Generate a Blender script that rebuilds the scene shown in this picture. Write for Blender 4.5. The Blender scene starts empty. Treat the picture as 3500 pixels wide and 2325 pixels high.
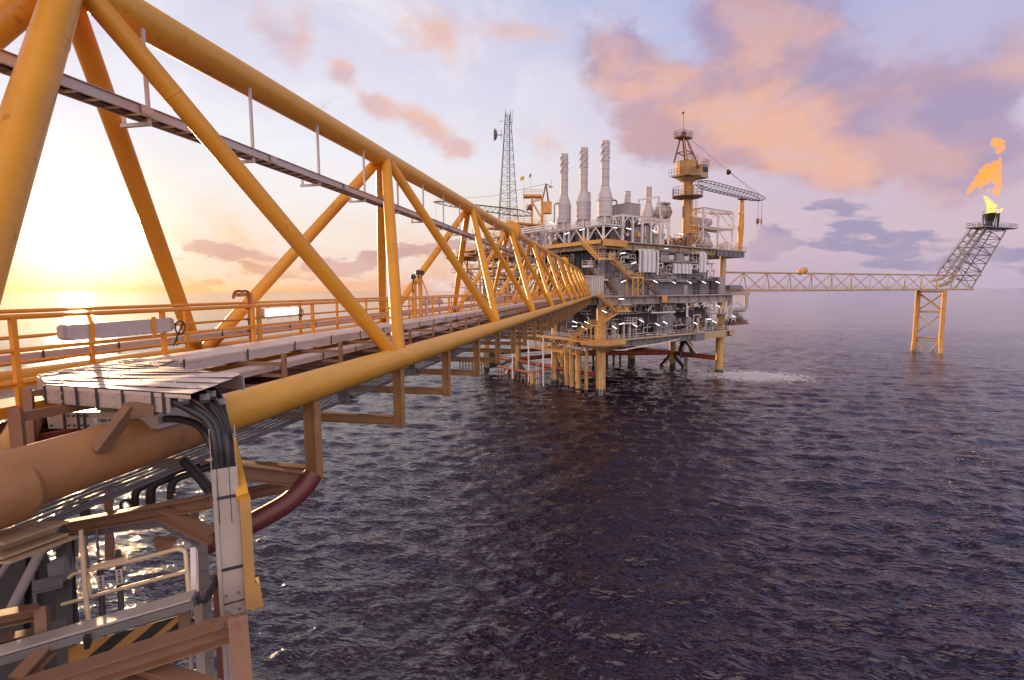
import bpy, math, random
import numpy as np
from mathutils import Vector, Matrix
random.seed(7)
SC = bpy.context.scene
COL = SC.collection
PI = math.pi

# ------------------------------------------------------------------ survey of the place: the camera stands 23.2 m above the sea
H = 23.2; F = 1750.0
U_ = np.array([-.0041, 1, -170.7/1750]); U_ /= np.linalg.norm(U_)
D_ = np.array([345, 172.15, 1750.]); D_ -= U_*(D_@U_); D_ /= np.linalg.norm(D_)
X_ = np.cross(D_, U_)
if X_[0] < 0: X_ = -X_
WM = np.stack([X_, D_, U_])            # world axes in camera axes (right, up, forward)
CAM = np.array([0, 0, H])
def ray(sx, sy): return WM @ (np.array([sx-1750, 1162.5-sy, F])/F)
def onX(sx, sy, x): d = ray(sx, sy); return CAM + d*(x/d[0])
def onZ(sx, sy, z): d = ray(sx, sy); return CAM + d*((z-H)/d[2])
def dep(sx, sy, dd): return CAM + ray(sx, sy)*dd
PR = np.array([.6756, .7373, 0]); PL = np.array([-.7373, .6756, 0]); PA = np.array([-2.4, 115.1, 0])
def P(v):                               # platform axes: along the lit right side, along the left side, up
    return PA + PR*v[0] + PL*v[1] + np.array([0, 0, v[2]])
def onb(sx, sy, b):
    d = ray(sx, sy); t = (b-(CAM-PA)@PL)/(d@PL); q = CAM+d*t-PA; return np.array([q@PR, q@PL, q[2]])
def ona(sx, sy, a):
    d = ray(sx, sy); t = (a-(CAM-PA)@PR)/(d@PR); q = CAM+d*t-PA; return np.array([q@PR, q@PL, q[2]])
def locd(sx, sy, dd): q = dep(sx, sy, dd)-PA; return np.array([q@PR, q@PL, q[2]])
F0 = np.array([31, 159., 0]); F1 = np.array([117, 217., 0]); FD = (F1-F0)/np.linalg.norm(F1-F0); FN = np.array([FD[1], -FD[0], 0])
def FL(v): return F0 + FD*v[0] + FN*v[1] + np.array([0, 0, v[2]])   # flare bridge axes

# ------------------------------------------------------------------ mesh building
def unit(v):
    v = np.array(v, float); n = np.linalg.norm(v); return v/n if n > 1e-9 else np.array([0, 0, 1.])
def basis(d, up=(0, 0, 1)):
    d = unit(d); up = np.array(up, float)
    if abs(d@unit(up)) > .98: up = np.array([1, 0, 0]) if abs(d[0]) < .9 else np.array([0, 1, 0])
    s = unit(np.cross(d, up)); u = np.cross(s, d); return d, s, u
class MB:
    def __init__(s, xf=None): s.V = []; s.Fc = []; s.S = []; s.M = []; s.xf = xf; s.n = 0
    def add(s, vs, fs, smooth=False, mi=0):
        b = s.n
        for v in vs: s.V.append(s.xf(v) if s.xf else np.array(v, float))
        s.n += len(vs)
        for f in fs: s.Fc.append([i+b for i in f]); s.S.append(smooth); s.M.append(mi)
        return s
    def box(s, x0, x1, y0, y1, z0, z1, mi=0):
        v = [(x, y, z) for z in (z0, z1) for y in (y0, y1) for x in (x0, x1)]
        return s.add(v, [(0, 2, 3, 1), (4, 5, 7, 6), (0, 1, 5, 4), (2, 6, 7, 3), (0, 4, 6, 2), (1, 3, 7, 5)], mi=mi)
    def bar(s, p, q, w, h, up=(0, 0, 1), mi=0):
        p = np.array(p, float); q = np.array(q, float); d, sd, u = basis(q-p, up)
        v = []
        for e in (p, q):
            for a, b in ((-1, -1), (1, -1), (1, 1), (-1, 1)): v.append(e+sd*(a*w/2)+u*(b*h/2))
        return s.add(v, [(0, 1, 2, 3), (7, 6, 5, 4), (0, 4, 5, 1), (1, 5, 6, 2), (2, 6, 7, 3), (3, 7, 4, 0)], mi=mi)
    def ibar(s, p, q, w, h, t=.02, up=(0, 0, 1), mi=0):
        p = np.array(p, float); q = np.array(q, float); d, sd, u = basis(q-p, up)
        s.bar(p+u*(h/2-t/2), q+u*(h/2-t/2), w, t, up, mi); s.bar(p-u*(h/2-t/2), q-u*(h/2-t/2), w, t, up, mi)
        return s.bar(p, q, t, h-2*t-.001, up, mi)
    def channel(s, p, q, w, h, t=.015, up=(0, 0, 1), side=1, mi=0):
        p = np.array(p, float); q = np.array(q, float); d, sd, u = basis(q-p, up)
        s.bar(p+u*(h/2-t/2), q+u*(h/2-t/2), w, t, up, mi); s.bar(p-u*(h/2-t/2), q-u*(h/2-t/2), w, t, up, mi)
        o = sd*side*(w/2-t/2); return s.bar(p+o, q+o, t, h-2*t-.001, up, mi)
    def tube(s, p, q, r, r2=None, n=10, caps=True, mi=0):
        r2 = r if r2 is None else r2
        p = np.array(p, float); q = np.array(q, float); d, sd, u = basis(q-p)
        an = [2*PI*i/n for i in range(n)]; ring = [sd*math.cos(a)+u*math.sin(a) for a in an]
        v = [p+c*r for c in ring]+[q+c*r2 for c in ring]
        s.add(v, [(i, i+n, (i+1) % n+n, (i+1) % n) for i in range(n)], True, mi)
        if caps:
            s.add([p+c*r for c in ring], [tuple(range(n))], False, mi); s.add([q+c*r2 for c in ring], [tuple(range(n-1, -1, -1))], False, mi)
        return s
    def path(s, pts, r, n=8, fil=0, seg=5, mi=0, caps=True):
        pts = [np.array(p, float) for p in pts]
        if fil:
            o = [pts[0]]
            for a, b, c in zip(pts, pts[1:], pts[2:]):
                f = min(fil, np.linalg.norm(a-b)*.48, np.linalg.norm(c-b)*.48); A = b+unit(a-b)*f; B = b+unit(c-b)*f
                for k in range(seg+1):
                    t = k/seg; o.append(A*(1-t)**2+b*2*t*(1-t)+B*t*t)
            o.append(pts[-1]); pts = o
        T = []
        for i in range(len(pts)):
            a = pts[max(i-1, 0)]; b = pts[min(i+1, len(pts)-1)]; T.append(unit(b-a))
        d, sd, u = basis(T[0]); v = []
        for i, p in enumerate(pts):
            if i:
                u = u-T[i]*(u@T[i]); u = unit(u); sd = np.cross(T[i], u)
            rr = r[i] if isinstance(r, (list, tuple)) else r
            for k in range(n):
                a = 2*PI*k/n; v.append(p+sd*(math.cos(a)*rr)+u*(math.sin(a)*rr))
        m = len(pts); f = []
        for i in range(m-1):
            for k in range(n): f.append((i*n+k, i*n+(k+1) % n, (i+1)*n+(k+1) % n, (i+1)*n+k))
        s.add(v, f, True, mi)
        if caps: s.add(v[:n], [tuple(range(n-1, -1, -1))], False, mi); s.add(v[-n:], [tuple(range(n))], False, mi)
        return s
    def lathe(s, c, prof, n=20, axis=(0, 0, 1), mi=0, smooth=True):
        c = np.array(c, float); d, sd, u = basis(axis); v = []
        for r, z in prof:
            for k in range(n):
                a = 2*PI*k/n; v.append(c+d*z+sd*(math.cos(a)*r)+u*(math.sin(a)*r))
        for i in range(len(prof)-1):     # own vertices per band: crisp rings
            f = [(k, (k+1) % n, n+(k+1) % n, n+k) for k in range(n)]
            s.add(v[i*n:(i+2)*n], f, smooth, mi)
        s.add(v[:n], [tuple(range(n-1, -1, -1))], False, mi); s.add(v[-n:], [tuple(range(n))], False, mi)
        return s
    def dome(s, c, r, axis, depth, n=16, m=5, mi=0):
        c = np.array(c, float); d, sd, u = basis(axis); v = []
        for i in range(m+1):
            t = PI/2*i/m; rr = r*math.cos(t)+1e-4; z = depth*math.sin(t)
            for k in range(n):
                a = 2*PI*k/n; v.append(c+d*z+sd*(math.cos(a)*rr)+u*(math.sin(a)*rr))
        return s.add(v, [(i*n+k, i*n+(k+1) % n, (i+1)*n+(k+1) % n, (i+1)*n+k) for i in range(m) for k in range(n)], True, mi)
    def slab(s, poly, z0, z1, mi=0):
        n = len(poly); v = [(x, y, z0) for x, y in poly]+[(x, y, z1) for x, y in poly]
        return s.add(v, [tuple(range(n-1, -1, -1)), tuple(range(n, 2*n))]+[(i, (i+1) % n, n+(i+1) % n, n+i) for i in range(n)], mi=mi)
    def extr(s, pts, vec, mi=0):
        n = len(pts); pts = [np.array(p, float) for p in pts]; vec = np.array(vec, float); v = pts+[p+vec for p in pts]
        return s.add(v, [tuple(range(n-1, -1, -1)), tuple(range(n, 2*n))]+[(i, (i+1) % n, n+(i+1) % n, n+i) for i in range(n)], mi=mi)
    def rail(s, pts, h=1.1, sp=1.6, r=.03, rails=(1, .55), toe=.1, n=5, mi=0):
        pts = [np.array(p, float) for p in pts]; z = np.array([0, 0, 1.])
        for a, b in zip(pts, pts[1:]):
            L = np.linalg.norm(b-a); k = max(1, int(round(L/sp)))
            for i in range(k+1):
                p = a+(b-a)*i/k; s.tube(p, p+z*h, r, n=n, mi=mi)
            for f in rails: s.tube(a+z*h*f, b+z*h*f, r, n=n, mi=mi)
            if toe: s.bar(a+z*toe/2, b+z*toe/2, .02, toe, mi=mi)
        return s
    def xpanel(s, a, b, c, d, r, n=6, mi=0):   # corners in order: cross-braced panel
        for p, q in ((a, c), (b, d)): s.tube(p, q, r, n=n, mi=mi)
        return s
    def ladder(s, p, q, w=.45, r=.03, sp=.35, side=None, n=5, mi=0):
        p = np.array(p, float); q = np.array(q, float); d, sd, u = basis(q-p, (0, 1, 0) if side is None else side)
        o = sd*w/2; s.tube(p-o, q-o, r, n=n, mi=mi); s.tube(p+o, q+o, r, n=n, mi=mi); L = np.linalg.norm(q-p)
        for i in range(1, int(L/sp)+1):
            c = p+d*(i*sp-.1); s.tube(c-o, c+o, r*.7, n=4, mi=mi)
        return s
    def build(s, name, mat, parent=None):
        me = bpy.data.meshes.new(name)
        off = wloc(parent) if parent else np.zeros(3)
        me.from_pydata([tuple(v-off) for v in s.V], [], s.Fc)
        for m in (mat if isinstance(mat, (list, tuple)) else [mat]): me.materials.append(m)
        me.polygons.foreach_set('use_smooth', s.S); me.polygons.foreach_set('material_index', s.M); me.update()
        o = bpy.data.objects.new(name, me); COL.objects.link(o)
        if parent: o.parent = parent
        return o
def wloc(o):
    v = np.zeros(3)
    while o: v = v+np.array(o.location); o = o.parent
    return v
def tag(o, label, cat, group=None):
    o['label'] = label; o['category'] = cat; o['kind'] = 'thing'
    if group: o['group'] = group
    return o
def thing(name, label, cat, loc=(0, 0, 0), group=None):
    o = bpy.data.objects.new(name, None); o.empty_display_size = .5; COL.objects.link(o); o.location = tuple(float(x) for x in loc)
    return tag(o, label, cat, group)
def kind(o, k): o['kind'] = k; return o
def dup(root, delta, label=None, group=None):
    def cp(o, par):
        c = o.copy(); COL.objects.link(c); c.parent = par
        for ch in list(o.children): cp(ch, c)
        return c
    r = cp(root, root.parent); r.location = tuple(np.array(root.location)+np.array(delta))
    if label: r['label'] = label
    if group: r['group'] = group
    return r

# ------------------------------------------------------------------ materials
def newmat(name):
    m = bpy.data.materials.new(name); m.use_nodes = True; nt = m.node_tree
    return m, nt, nt.nodes['Principled BSDF'], nt.nodes['Material Output']
def paint(name, col, rough=.45, metal=0., var=.25, scale=.8, rust=0., rustcol=(.12, .045, .02), bump=.08, streak=0., spec=.5):
    m, nt, bs, out = newmat(name); N = nt.nodes; L = nt.links
    geo = N.new('ShaderNodeNewGeometry')
    n1 = N.new('ShaderNodeTexNoise'); n1.inputs['Scale'].default_value = scale; n1.inputs['Detail'].default_value = 6; n1.inputs['Roughness'].default_value = .65
    L.new(geo.outputs['Position'], n1.inputs['Vector'])
    r = N.new('ShaderNodeValToRGB'); e = r.color_ramp.elements
    e[0].position = .3; e[0].color = tuple(c*(1-var) for c in col)+(1,); e[1].position = .68; e[1].color = tuple(min(1, c*(1+var*.45)) for c in col)+(1,)
    L.new(n1.outputs['Fac'], r.inputs['Fac']); cur = r.outputs['Color']
    if rust:
        mp = N.new('ShaderNodeMapping'); mp.inputs['Scale'].default_value = (1, 1, .25 if streak else 1); L.new(geo.outputs['Position'], mp.inputs['Vector'])
        n2 = N.new('ShaderNodeTexNoise'); n2.inputs['Scale'].default_value = scale*2.6; n2.inputs['Detail'].default_value = 9; n2.inputs['Roughness'].default_value = .75
        L.new(mp.outputs['Vector'], n2.inputs['Vector'])
        r2 = N.new('ShaderNodeValToRGB'); f = r2.color_ramp.elements; f[0].position = .62-.2*rust; f[0].color = (0, 0, 0, 1); f[1].position = .72-.12*rust; f[1].color = (1, 1, 1, 1)
        L.new(n2.outputs['Fac'], r2.inputs['Fac'])
        mx = N.new('ShaderNodeMix'); mx.data_type = 'RGBA'; L.new(r2.outputs['Color'], mx.inputs['Factor']); L.new(cur, mx.inputs['A']); mx.inputs['B'].default_value = rustcol+(1,)
        cur = mx.outputs['Result']
    L.new(cur, bs.inputs['Base Color'])
    rr = N.new('ShaderNodeMapRange'); rr.inputs['To Min'].default_value = rough-.1; rr.inputs['To Max'].default_value = rough+.15
    L.new(n1.outputs['Fac'], rr.inputs['Value']); L.new(rr.outputs['Result'], bs.inputs['Roughness'])
    bs.inputs['Metallic'].default_value = metal; bs.inputs['Specular IOR Level'].default_value = spec
    if bump:
        n3 = N.new('ShaderNodeTexNoise'); n3.inputs['Scale'].default_value = scale*14; n3.inputs['Detail'].default_value = 4; L.new(geo.outputs['Position'], n3.inputs['Vector'])
        b = N.new('ShaderNodeBump'); b.inputs['Strength'].default_value = bump; b.inputs['Distance'].default_value = .02
        L.new(n3.outputs['Fac'], b.inputs['Height']); L.new(b.outputs['Normal'], bs.inputs['Normal'])
    return m
def glow(name, col, s):
    m, nt, bs, out = newmat(name); bs.inputs['Base Color'].default_value = (.8, .8, .8, 1)
    bs.inputs['Emission Color'].default_value = col+(1,); bs.inputs['Emission Strength'].default_value = s; return m
M = dict(
    yellow=paint('yellow paint', (.78, .36, .035), .36, var=.12, scale=.7, rust=.10, rustcol=(.30, .12, .03), bump=.03),
    yellow2=paint('weathered yellow paint', (.64, .37, .13), .5, var=.3, scale=.6, rust=.45, rustcol=(.22, .09, .03), streak=1),
    orange=paint('orange yellow paint', (.74, .38, .10), .5, var=.25, scale=.6, rust=.35, rustcol=(.25, .09, .03)),
    handrail=paint('handrail paint', (.80, .33, .03), .42, var=.12, scale=1.5, bump=0),
    brown=paint('primer brown paint', (.28, .155, .095), .6, var=.25, scale=1.2, rust=.2, rustcol=(.18, .07, .04)),
    sleeve=paint('shaded yellow sleeve paint', (.47, .235, .095), .5, var=.25, scale=1.1, rust=.15, rustcol=(.3, .14, .06), bump=.12),  # chord yellow toned down to tan: shade put into the colour
    hang=paint('hanger paint', (.42, .24, .11), .55, var=.25, scale=1.2, rust=.25, rustcol=(.18, .08, .05)),
    redpipe=paint('red oxide paint', (.40, .09, .045), .5, var=.25, scale=.8, rust=.2, rustcol=(.16, .05, .03)),
    darkred=paint('dark red pipe paint', (.14, .035, .035), .32, var=.25, scale=1.5, bump=.04),
    white=paint('white paint', (.80, .75, .74), .5, var=.14, scale=.5, rust=.12, rustcol=(.38, .22, .15), streak=1),
    stack=paint('stack paint', (.58, .53, .56), .55, var=.12, scale=.35, rust=.1, rustcol=(.42, .30, .24), streak=1, bump=.02),
    lgrey=paint('light grey paint', (.42, .375, .365), .5, var=.2, scale=.7, rust=.15, rustcol=(.3, .18, .12)),
    tray=paint('galvanised tray', (.62, .55, .52), .38, metal=.35, var=.15, scale=1.5, bump=.05),
    cover=paint('tray cover sheet', (.70, .58, .53), .45, metal=.1, var=.12, scale=1.2, bump=.04),
    grey=paint('grey steel', (.22, .21, .23), .5, var=.25, scale=.8, rust=.2),
    bluegrey=paint('blue grey wall paint', (.21, .205, .25), .5, var=.3, scale=.4, rust=.1, streak=1),
    dark=paint('dark steel', (.055, .052, .06), .5, var=.3, scale=.6, rust=.1),
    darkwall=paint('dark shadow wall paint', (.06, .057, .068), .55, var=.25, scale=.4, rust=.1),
    deckm=paint('deck plate', (.30, .22, .17), .65, var=.3, scale=.6, rust=.3),
    grate=paint('walkway grating', (.40, .33, .27), .6, var=.3, scale=2.5, bump=.2),
    black=paint('black rubber', (.022, .021, .023), .42, var=.3, scale=3, bump=.05),
    cable=paint('black cable sheath', (.030, .029, .033), .36, var=.25, scale=4, bump=.03),
    zinc=paint('zinc steel', (.26, .25, .26), .42, metal=.4, var=.2, scale=2.2, bump=.05),
    cream=paint('cream paint', (.78, .62, .42), .45, var=.12, scale=2),
    duct=paint('white duct', (.80, .80, .84), .35, var=.08, scale=.8, bump=.02),
    tan=paint('tan paint', (.50, .36, .21), .55, var=.12, scale=.5, rust=.1),
    flagy=paint('yellow cloth', (.80, .55, .02), .8, bump=0), flagg=paint('dark green cloth', (.02, .07, .06), .8, bump=0),
    hyellow=paint('hazard yellow', (.72, .36, .10), .55, var=.15, scale=3, rust=.12), hblack=paint('hazard black', (.03, .027, .03), .55, var=.2, scale=3),
    char=paint('charred steel', (.02, .017, .016), .8, var=.4, scale=1),
    fgrey=paint('flare boom steel', (.20, .20, .24), .5, var=.2, scale=.5, rust=.1),
    chord=paint('chord yellow paint', (.80, .42, .055), .36, var=.10, scale=.9, rust=.10, rustcol=(.40, .18, .04), bump=.03),
    tube=glow('lit tube', (1, .97, .92), 2.2), litlamp=glow('lit lamp', (1, .97, .9), 2.2),
)
def netmat():
    m, nt, bs, out = newmat('netted tank paint'); N = nt.nodes; L = nt.links
    geo = N.new('ShaderNodeNewGeometry'); ch = N.new('ShaderNodeTexVoronoi'); ch.feature = 'DISTANCE_TO_EDGE'; ch.inputs['Scale'].default_value = 1.6; ch.inputs['Randomness'].default_value = .2
    L.new(geo.outputs['Position'], ch.inputs['Vector']); r = N.new('ShaderNodeValToRGB'); e = r.color_ramp.elements
    e[0].position = .03; e[0].color = (.16, .15, .16, 1); e[1].position = .07; e[1].color = (.33, .32, .35, 1); L.new(ch.outputs['Distance'], r.inputs['Fac']); L.new(r.outputs['Color'], bs.inputs['Base Color'])
    bs.inputs['Roughness'].default_value = .5; return m
M['net'] = netmat()
EXPOSURE = 0.1; BACKSKY = 1.8; CLOUDS = 1.08; SEABUMP = .7
# ------------------------------------------------------------------ camera
cd = bpy.data.cameras.new('camera'); cd.sensor_width = 36; cd.lens = F/3500*36; cd.clip_start = .1; cd.clip_end = 80000
cam = bpy.data.objects.new('camera', cd); COL.objects.link(cam)
right, up, fwd = WM[:, 0], WM[:, 1], WM[:, 2]
cam.matrix_world = Matrix(((right[0], up[0], -fwd[0], 0), (right[1], up[1], -fwd[1], 0), (right[2], up[2], -fwd[2], H), (0, 0, 0, 1)))
SC.camera = cam
SC.view_settings.view_transform = 'Standard'; SC.view_settings.look = 'None'; SC.view_settings.exposure = EXPOSURE; SC.view_settings.gamma = 1
SC.cycles.use_denoising = True; SC.cycles.max_bounces = 6; SC.cycles.caustics_reflective = False; SC.cycles.caustics_refractive = False
SC.cycles.sample_clamp_indirect = 4
# ------------------------------------------------------------------ sun
SUN = unit(ray(245, 800)); sun_el = math.asin(SUN[2]); sun_az = math.atan2(SUN[0], SUN[1])
sl = bpy.data.lights.new('sun', 'SUN'); sl.energy = 5.0; sl.angle = math.radians(.55); sl.color = (1, .60, .30)
so = bpy.data.objects.new('sun', sl); COL.objects.link(so)
so.rotation_euler = Vector(tuple(SUN)).to_track_quat('Z', 'Y').to_euler()
# ------------------------------------------------------------------ sky: Nishita sky behind a layer of lit evening cloud
w = bpy.data.worlds.new('World'); SC.world = w; w.use_nodes = True; nt = w.node_tree; N = nt.nodes; L = nt.links
for n in list(N): N.remove(n)
def val(x): return x
def mth(op, a, b=None, c=None, clamp=False):
    n = N.new('ShaderNodeMath'); n.operation = op; n.use_clamp = clamp
    for i, x in enumerate((a, b, c)):
        if x is None: continue
        if isinstance(x, (int, float)): n.inputs[i].default_value = x
        else: L.new(x, n.inputs[i])
    return n.outputs[0]
def sstep(x, a, b):
    n = N.new('ShaderNodeMapRange'); n.interpolation_type = 'SMOOTHSTEP'; n.inputs['From Min'].default_value = a; n.inputs['From Max'].default_value = b
    L.new(x, n.inputs['Value']); return n.outputs['Result']
def ramp(x, stops):
    n = N.new('ShaderNodeValToRGB'); e = n.color_ramp.elements
    while len(e) < len(stops): e.new(.5)
    for k, (p, c) in enumerate(stops): e[k].position = p; e[k].color = tuple(c)+(1,)
    L.new(x, n.inputs['Fac']); return n.outputs['Color']
def mix(f, a, b):
    n = N.new('ShaderNodeMix'); n.data_type = 'RGBA'
    for k, x in (('Factor', f), ('A', a), ('B', b)):
        if isinstance(x, (int, float)): n.inputs[k].default_value = x
        elif isinstance(x, tuple): n.inputs[k].default_value = x+(1,)
        else: L.new(x, n.inputs[k])
    return n.outputs['Result']
def comb(x, y, z=0.):
    n = N.new('ShaderNodeCombineXYZ')
    for i, q in enumerate((x, y, z)):
        if isinstance(q, (int, float)): n.inputs[i].default_value = q
        else: L.new(q, n.inputs[i])
    return n.outputs[0]
def noise(vec, scale, detail=8, rough=.6, dist=0.):
    n = N.new('ShaderNodeTexNoise'); n.inputs['Scale'].default_value = scale; n.inputs['Detail'].default_value = detail; n.inputs['Roughness'].default_value = rough; n.inputs['Distortion'].default_value = dist
    L.new(vec, n.inputs['Vector']); return n.outputs['Fac']
def lin(*c):
    return tuple(((x/255+.055)/1.055)**2.4 if x > 10 else x/255/12.92 for x in c)
tc = N.new('ShaderNodeTexCoord'); nm = N.new('ShaderNodeVectorMath'); nm.operation = 'NORMALIZE'; L.new(tc.outputs['Generated'], nm.inputs[0])
sep = N.new('ShaderNodeSeparateXYZ'); L.new(nm.outputs[0], sep.inputs[0]); dx, dy, dz = sep.outputs
az = mth('ARCTAN2', dx, dy); el = mth('ARCSINE', dz)
AE = comb(az, el)
def azel(x, y):                          # photo position (2360 wide) to azimuth and elevation
    d = unit(ray(x*1.4831, y*1.4831)); return math.atan2(d[0], d[1]), math.asin(d[2])
def blob(x, y, rx, ry, rot=0, amp=1.):
    a, e = azel(x, y); mp = N.new('ShaderNodeMapping'); mp.vector_type = 'TEXTURE'
    mp.inputs['Location'].default_value = (a, e, 0); k = 1.4831/1750*.85
    mp.inputs['Rotation'].default_value = (0, 0, -math.radians(rot)); mp.inputs['Scale'].default_value = (rx*k, ry*k, 1)
    L.new(AEW, mp.inputs['Vector']); g = N.new('ShaderNodeTexGradient'); g.gradient_type = 'QUADRATIC_SPHERE'; L.new(mp.outputs[0], g.inputs[0])
    return mth('MULTIPLY', g.outputs['Fac'], amp) if amp != 1 else g.outputs['Fac']
def union(lst):
    o = lst[0]
    for x in lst[1:]: o = mth('ADD', o, x)
    return o
# domain warp for billowy outlines
wn = N.new('ShaderNodeTexNoise'); wn.inputs['Scale'].default_value = 5.5; wn.inputs['Detail'].default_value = 5; L.new(AE, wn.inputs['Vector'])
wv = N.new('ShaderNodeVectorMath'); wv.operation = 'MULTIPLY_ADD'; L.new(wn.outputs['Color'], wv.inputs[0]); wv.inputs[1].default_value = (.16, .12, 0); wv.inputs[2].default_value = (-.08, -.06, 0)
wa = N.new('ShaderNodeVectorMath'); wa.operation = 'ADD'; L.new(AE, wa.inputs[0]); L.new(wv.outputs[0], wa.inputs[1]); AEW = wa.outputs[0]
# clear gradient, sunward and away
fel = mth('MULTIPLY', el, 1/(PI/2), clamp=True)
sunward = ramp(fel, [(0, lin(224, 158, 124)), (.03, lin(234, 182, 142)), (.06, lin(238, 206, 170)), (.10, lin(236, 226, 214)), (.15, lin(232, 230, 236)), (.23, lin(218, 216, 232)), (.34, lin(196, 194, 216)), (.45, lin(140, 134, 166)), (.6, lin(84, 74, 94)), (1, lin(64, 56, 72))])
away = ramp(fel, [(0, lin(180, 164, 188)), (.05, lin(204, 180, 192)), (.14, lin(200, 184, 204)), (.25, lin(176, 176, 212)), (.34, lin(128, 158, 218)), (.46, lin(100, 104, 146)), (.6, lin(70, 62, 82)), (1, lin(62, 54, 70))])
cosaz = mth('COSINE', mth('SUBTRACT', az, sun_az))
sw = sstep(cosaz, .30, .97)
base = mix(sw, away, sunward)
# thin high veil brightening the middle of the sky
veil = mth('MULTIPLY', sstep(noise(comb(mth('MULTIPLY', az, 1.2), mth('MULTIPLY', el, 2.2)), 2.6, 7, .6, .6), .42, .66), mth('ADD', mth('MULTIPLY', sw, .4), .26))
base = mix(veil, base, mix(sw, lin(204, 190, 206), lin(240, 236, 242)))
dn = N.new('ShaderNodeVectorMath'); dn.operation = 'DOT_PRODUCT'; L.new(nm.outputs[0], dn.inputs[0]); dn.inputs[1].default_value = tuple(unit(ray(235, 790)))
ang = mth('ARCCOSINE', mth('MINIMUM', dn.outputs['Value'], 1.))
# broken cloud: two scales of noise
q = comb(mth('MULTIPLY', az, 1.), mth('MULTIPLY', el, 1.5))
nA = noise(q, 6.5, 10, .62, .3); nB = noise(q, 17, 9, .6, .2)
nn = mth('ADD', mth('MULTIPLY', nA, .7), mth('MULTIPLY', nB, .3))
big = union([blob(1430, 150, 190, 130, 10), blob(1600, 230, 260, 150, 20), blob(1800, 270, 280, 170, 12), blob(2000, 300, 300, 140, 5), blob(1790, 70, 260, 140, 0, 1.1), blob(1730, 0, 240, 110, 0, .9), blob(1930, 160, 260, 130, 10, .8), blob(2130, 280, 190, 130, 0, .8), blob(1500, 320, 160, 110, 30, .55), blob(1700, 370, 260, 80, 10, .7), blob(2240, 390, 260, 90, 0, .55), blob(2300, 180, 200, 110, 0, .5), blob(1650, 330, 240, 100, 10, .6), blob(2060, 380, 240, 70, 0, .7)])
bd = mth('MULTIPLY', sstep(mth('ADD', big, mth('MULTIPLY', mth('SUBTRACT', nn, .5), 1.7)), .0, .42), sstep(big, .0, .12))
mid = union([blob(800, 150, 90, 70, 30), blob(900, 240, 150, 75, 25), blob(1010, 310, 140, 70, 35), blob(1060, 360, 60, 50, 0, .8), blob(690, 40, 120, 110, 40, .6), blob(980, 70, 220, 130, 20, .6), blob(1250, 330, 160, 90, 20, .35), blob(1200, 60, 300, 90, 5, .5), blob(620, 60, 160, 90, 30, .5), blob(760, 250, 90, 50, 0, .4)])
md = mth('MULTIPLY', sstep(mth('ADD', mid, mth('MULTIPLY', mth('SUBTRACT', nn, .5), 1.9)), .06, .62), sstep(mid, .0, .15))
# low banks of small cumulus along the horizon
q2 = comb(mth('MULTIPLY', az, 1.), mth('MULTIPLY', el, 3.2)); nL = noise(q2, 13, 9, .58, .15)
low = union([blob(1800, 582, 150, 45), blob(1960, 520, 190, 50, 8), blob(2080, 520, 140, 36), blob(1900, 470, 120, 60, 20, .8), blob(1990, 560, 200, 32), blob(2200, 575, 220, 30), blob(2050, 595, 160, 24), blob(2300, 580, 120, 36), blob(1760, 560, 90, 40), blob(460, 580, 150, 38), blob(570, 598, 120, 32), blob(840, 590, 180, 64), blob(890, 572, 110, 52), blob(760, 588, 110, 40), blob(745, 603, 120, 34), blob(640, 632, 240, 22), blob(960, 585, 150, 50), blob(1080, 560, 100, 50), blob(300, 640, 220, 22, 0, .8), blob(430, 640, 120, 18, 0, .8), blob(2330, 610, 100, 30, 0, .7)])
ld = mth('MULTIPLY', sstep(mth('ADD', low, mth('MULTIPLY', mth('SUBTRACT', nL, .52), 2.6)), .16, .55), sstep(low, .0, .15))
# cloud colours: warm where the low sun reaches, mauve in their own shade
def field(da, de):
    q_ = comb(mth('ADD', az, da), mth('MULTIPLY', mth('ADD', el, de), 1.5)); return mth('ADD', noise(q_, 5., 4, .5, .3), 0.)
relief = sstep(mth('SUBTRACT', field(0., 0.), field(-.05, -.045)), -.10, .12)
shade = noise(comb(mth('ADD', az, .12), mth('MULTIPLY', el, 1.5)), 5.0, 6, .55, .4)
far = sstep(az, .12, .62)
warm = mth('ADD', mth('MULTIPLY', sstep(mth('SUBTRACT', shade, mth('MULTIPLY', far, .34)), .22, .48), .66), mth('SUBTRACT', mth('MULTIPLY', relief, .42), mth('MULTIPLY', sstep(el, .27, .46), .7)), None, True)
bc = mix(warm, lin(168, 150, 180), lin(222, 164, 142))
bc = mix(mth('MULTIPLY', mth('MULTIPLY', relief, warm), .42), bc, lin(240, 192, 164))
bc = mix(mth('MULTIPLY', sstep(nB, .44, .60), .22), bc, lin(206, 184, 200))
bc = mix(mth('MULTIPLY', mth('SUBTRACT', 1., relief), .28), bc, lin(158, 142, 172))
mc = mix(sstep(shade, .32, .6), lin(200, 180, 198), lin(234, 184, 160))
lowc = mix(sstep(az, -.35, .35), lin(196, 152, 150), lin(152, 144, 176))
lowc = mix(mth('MULTIPLY', relief, .45), lowc, lin(216, 182, 184))
col = mix(mth('MULTIPLY', md, .9), base, mc)
col = mix(mth('MULTIPLY', bd, .92), col, bc)
col = mix(mth('MULTIPLY', ld, .85), col, lowc)
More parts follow.
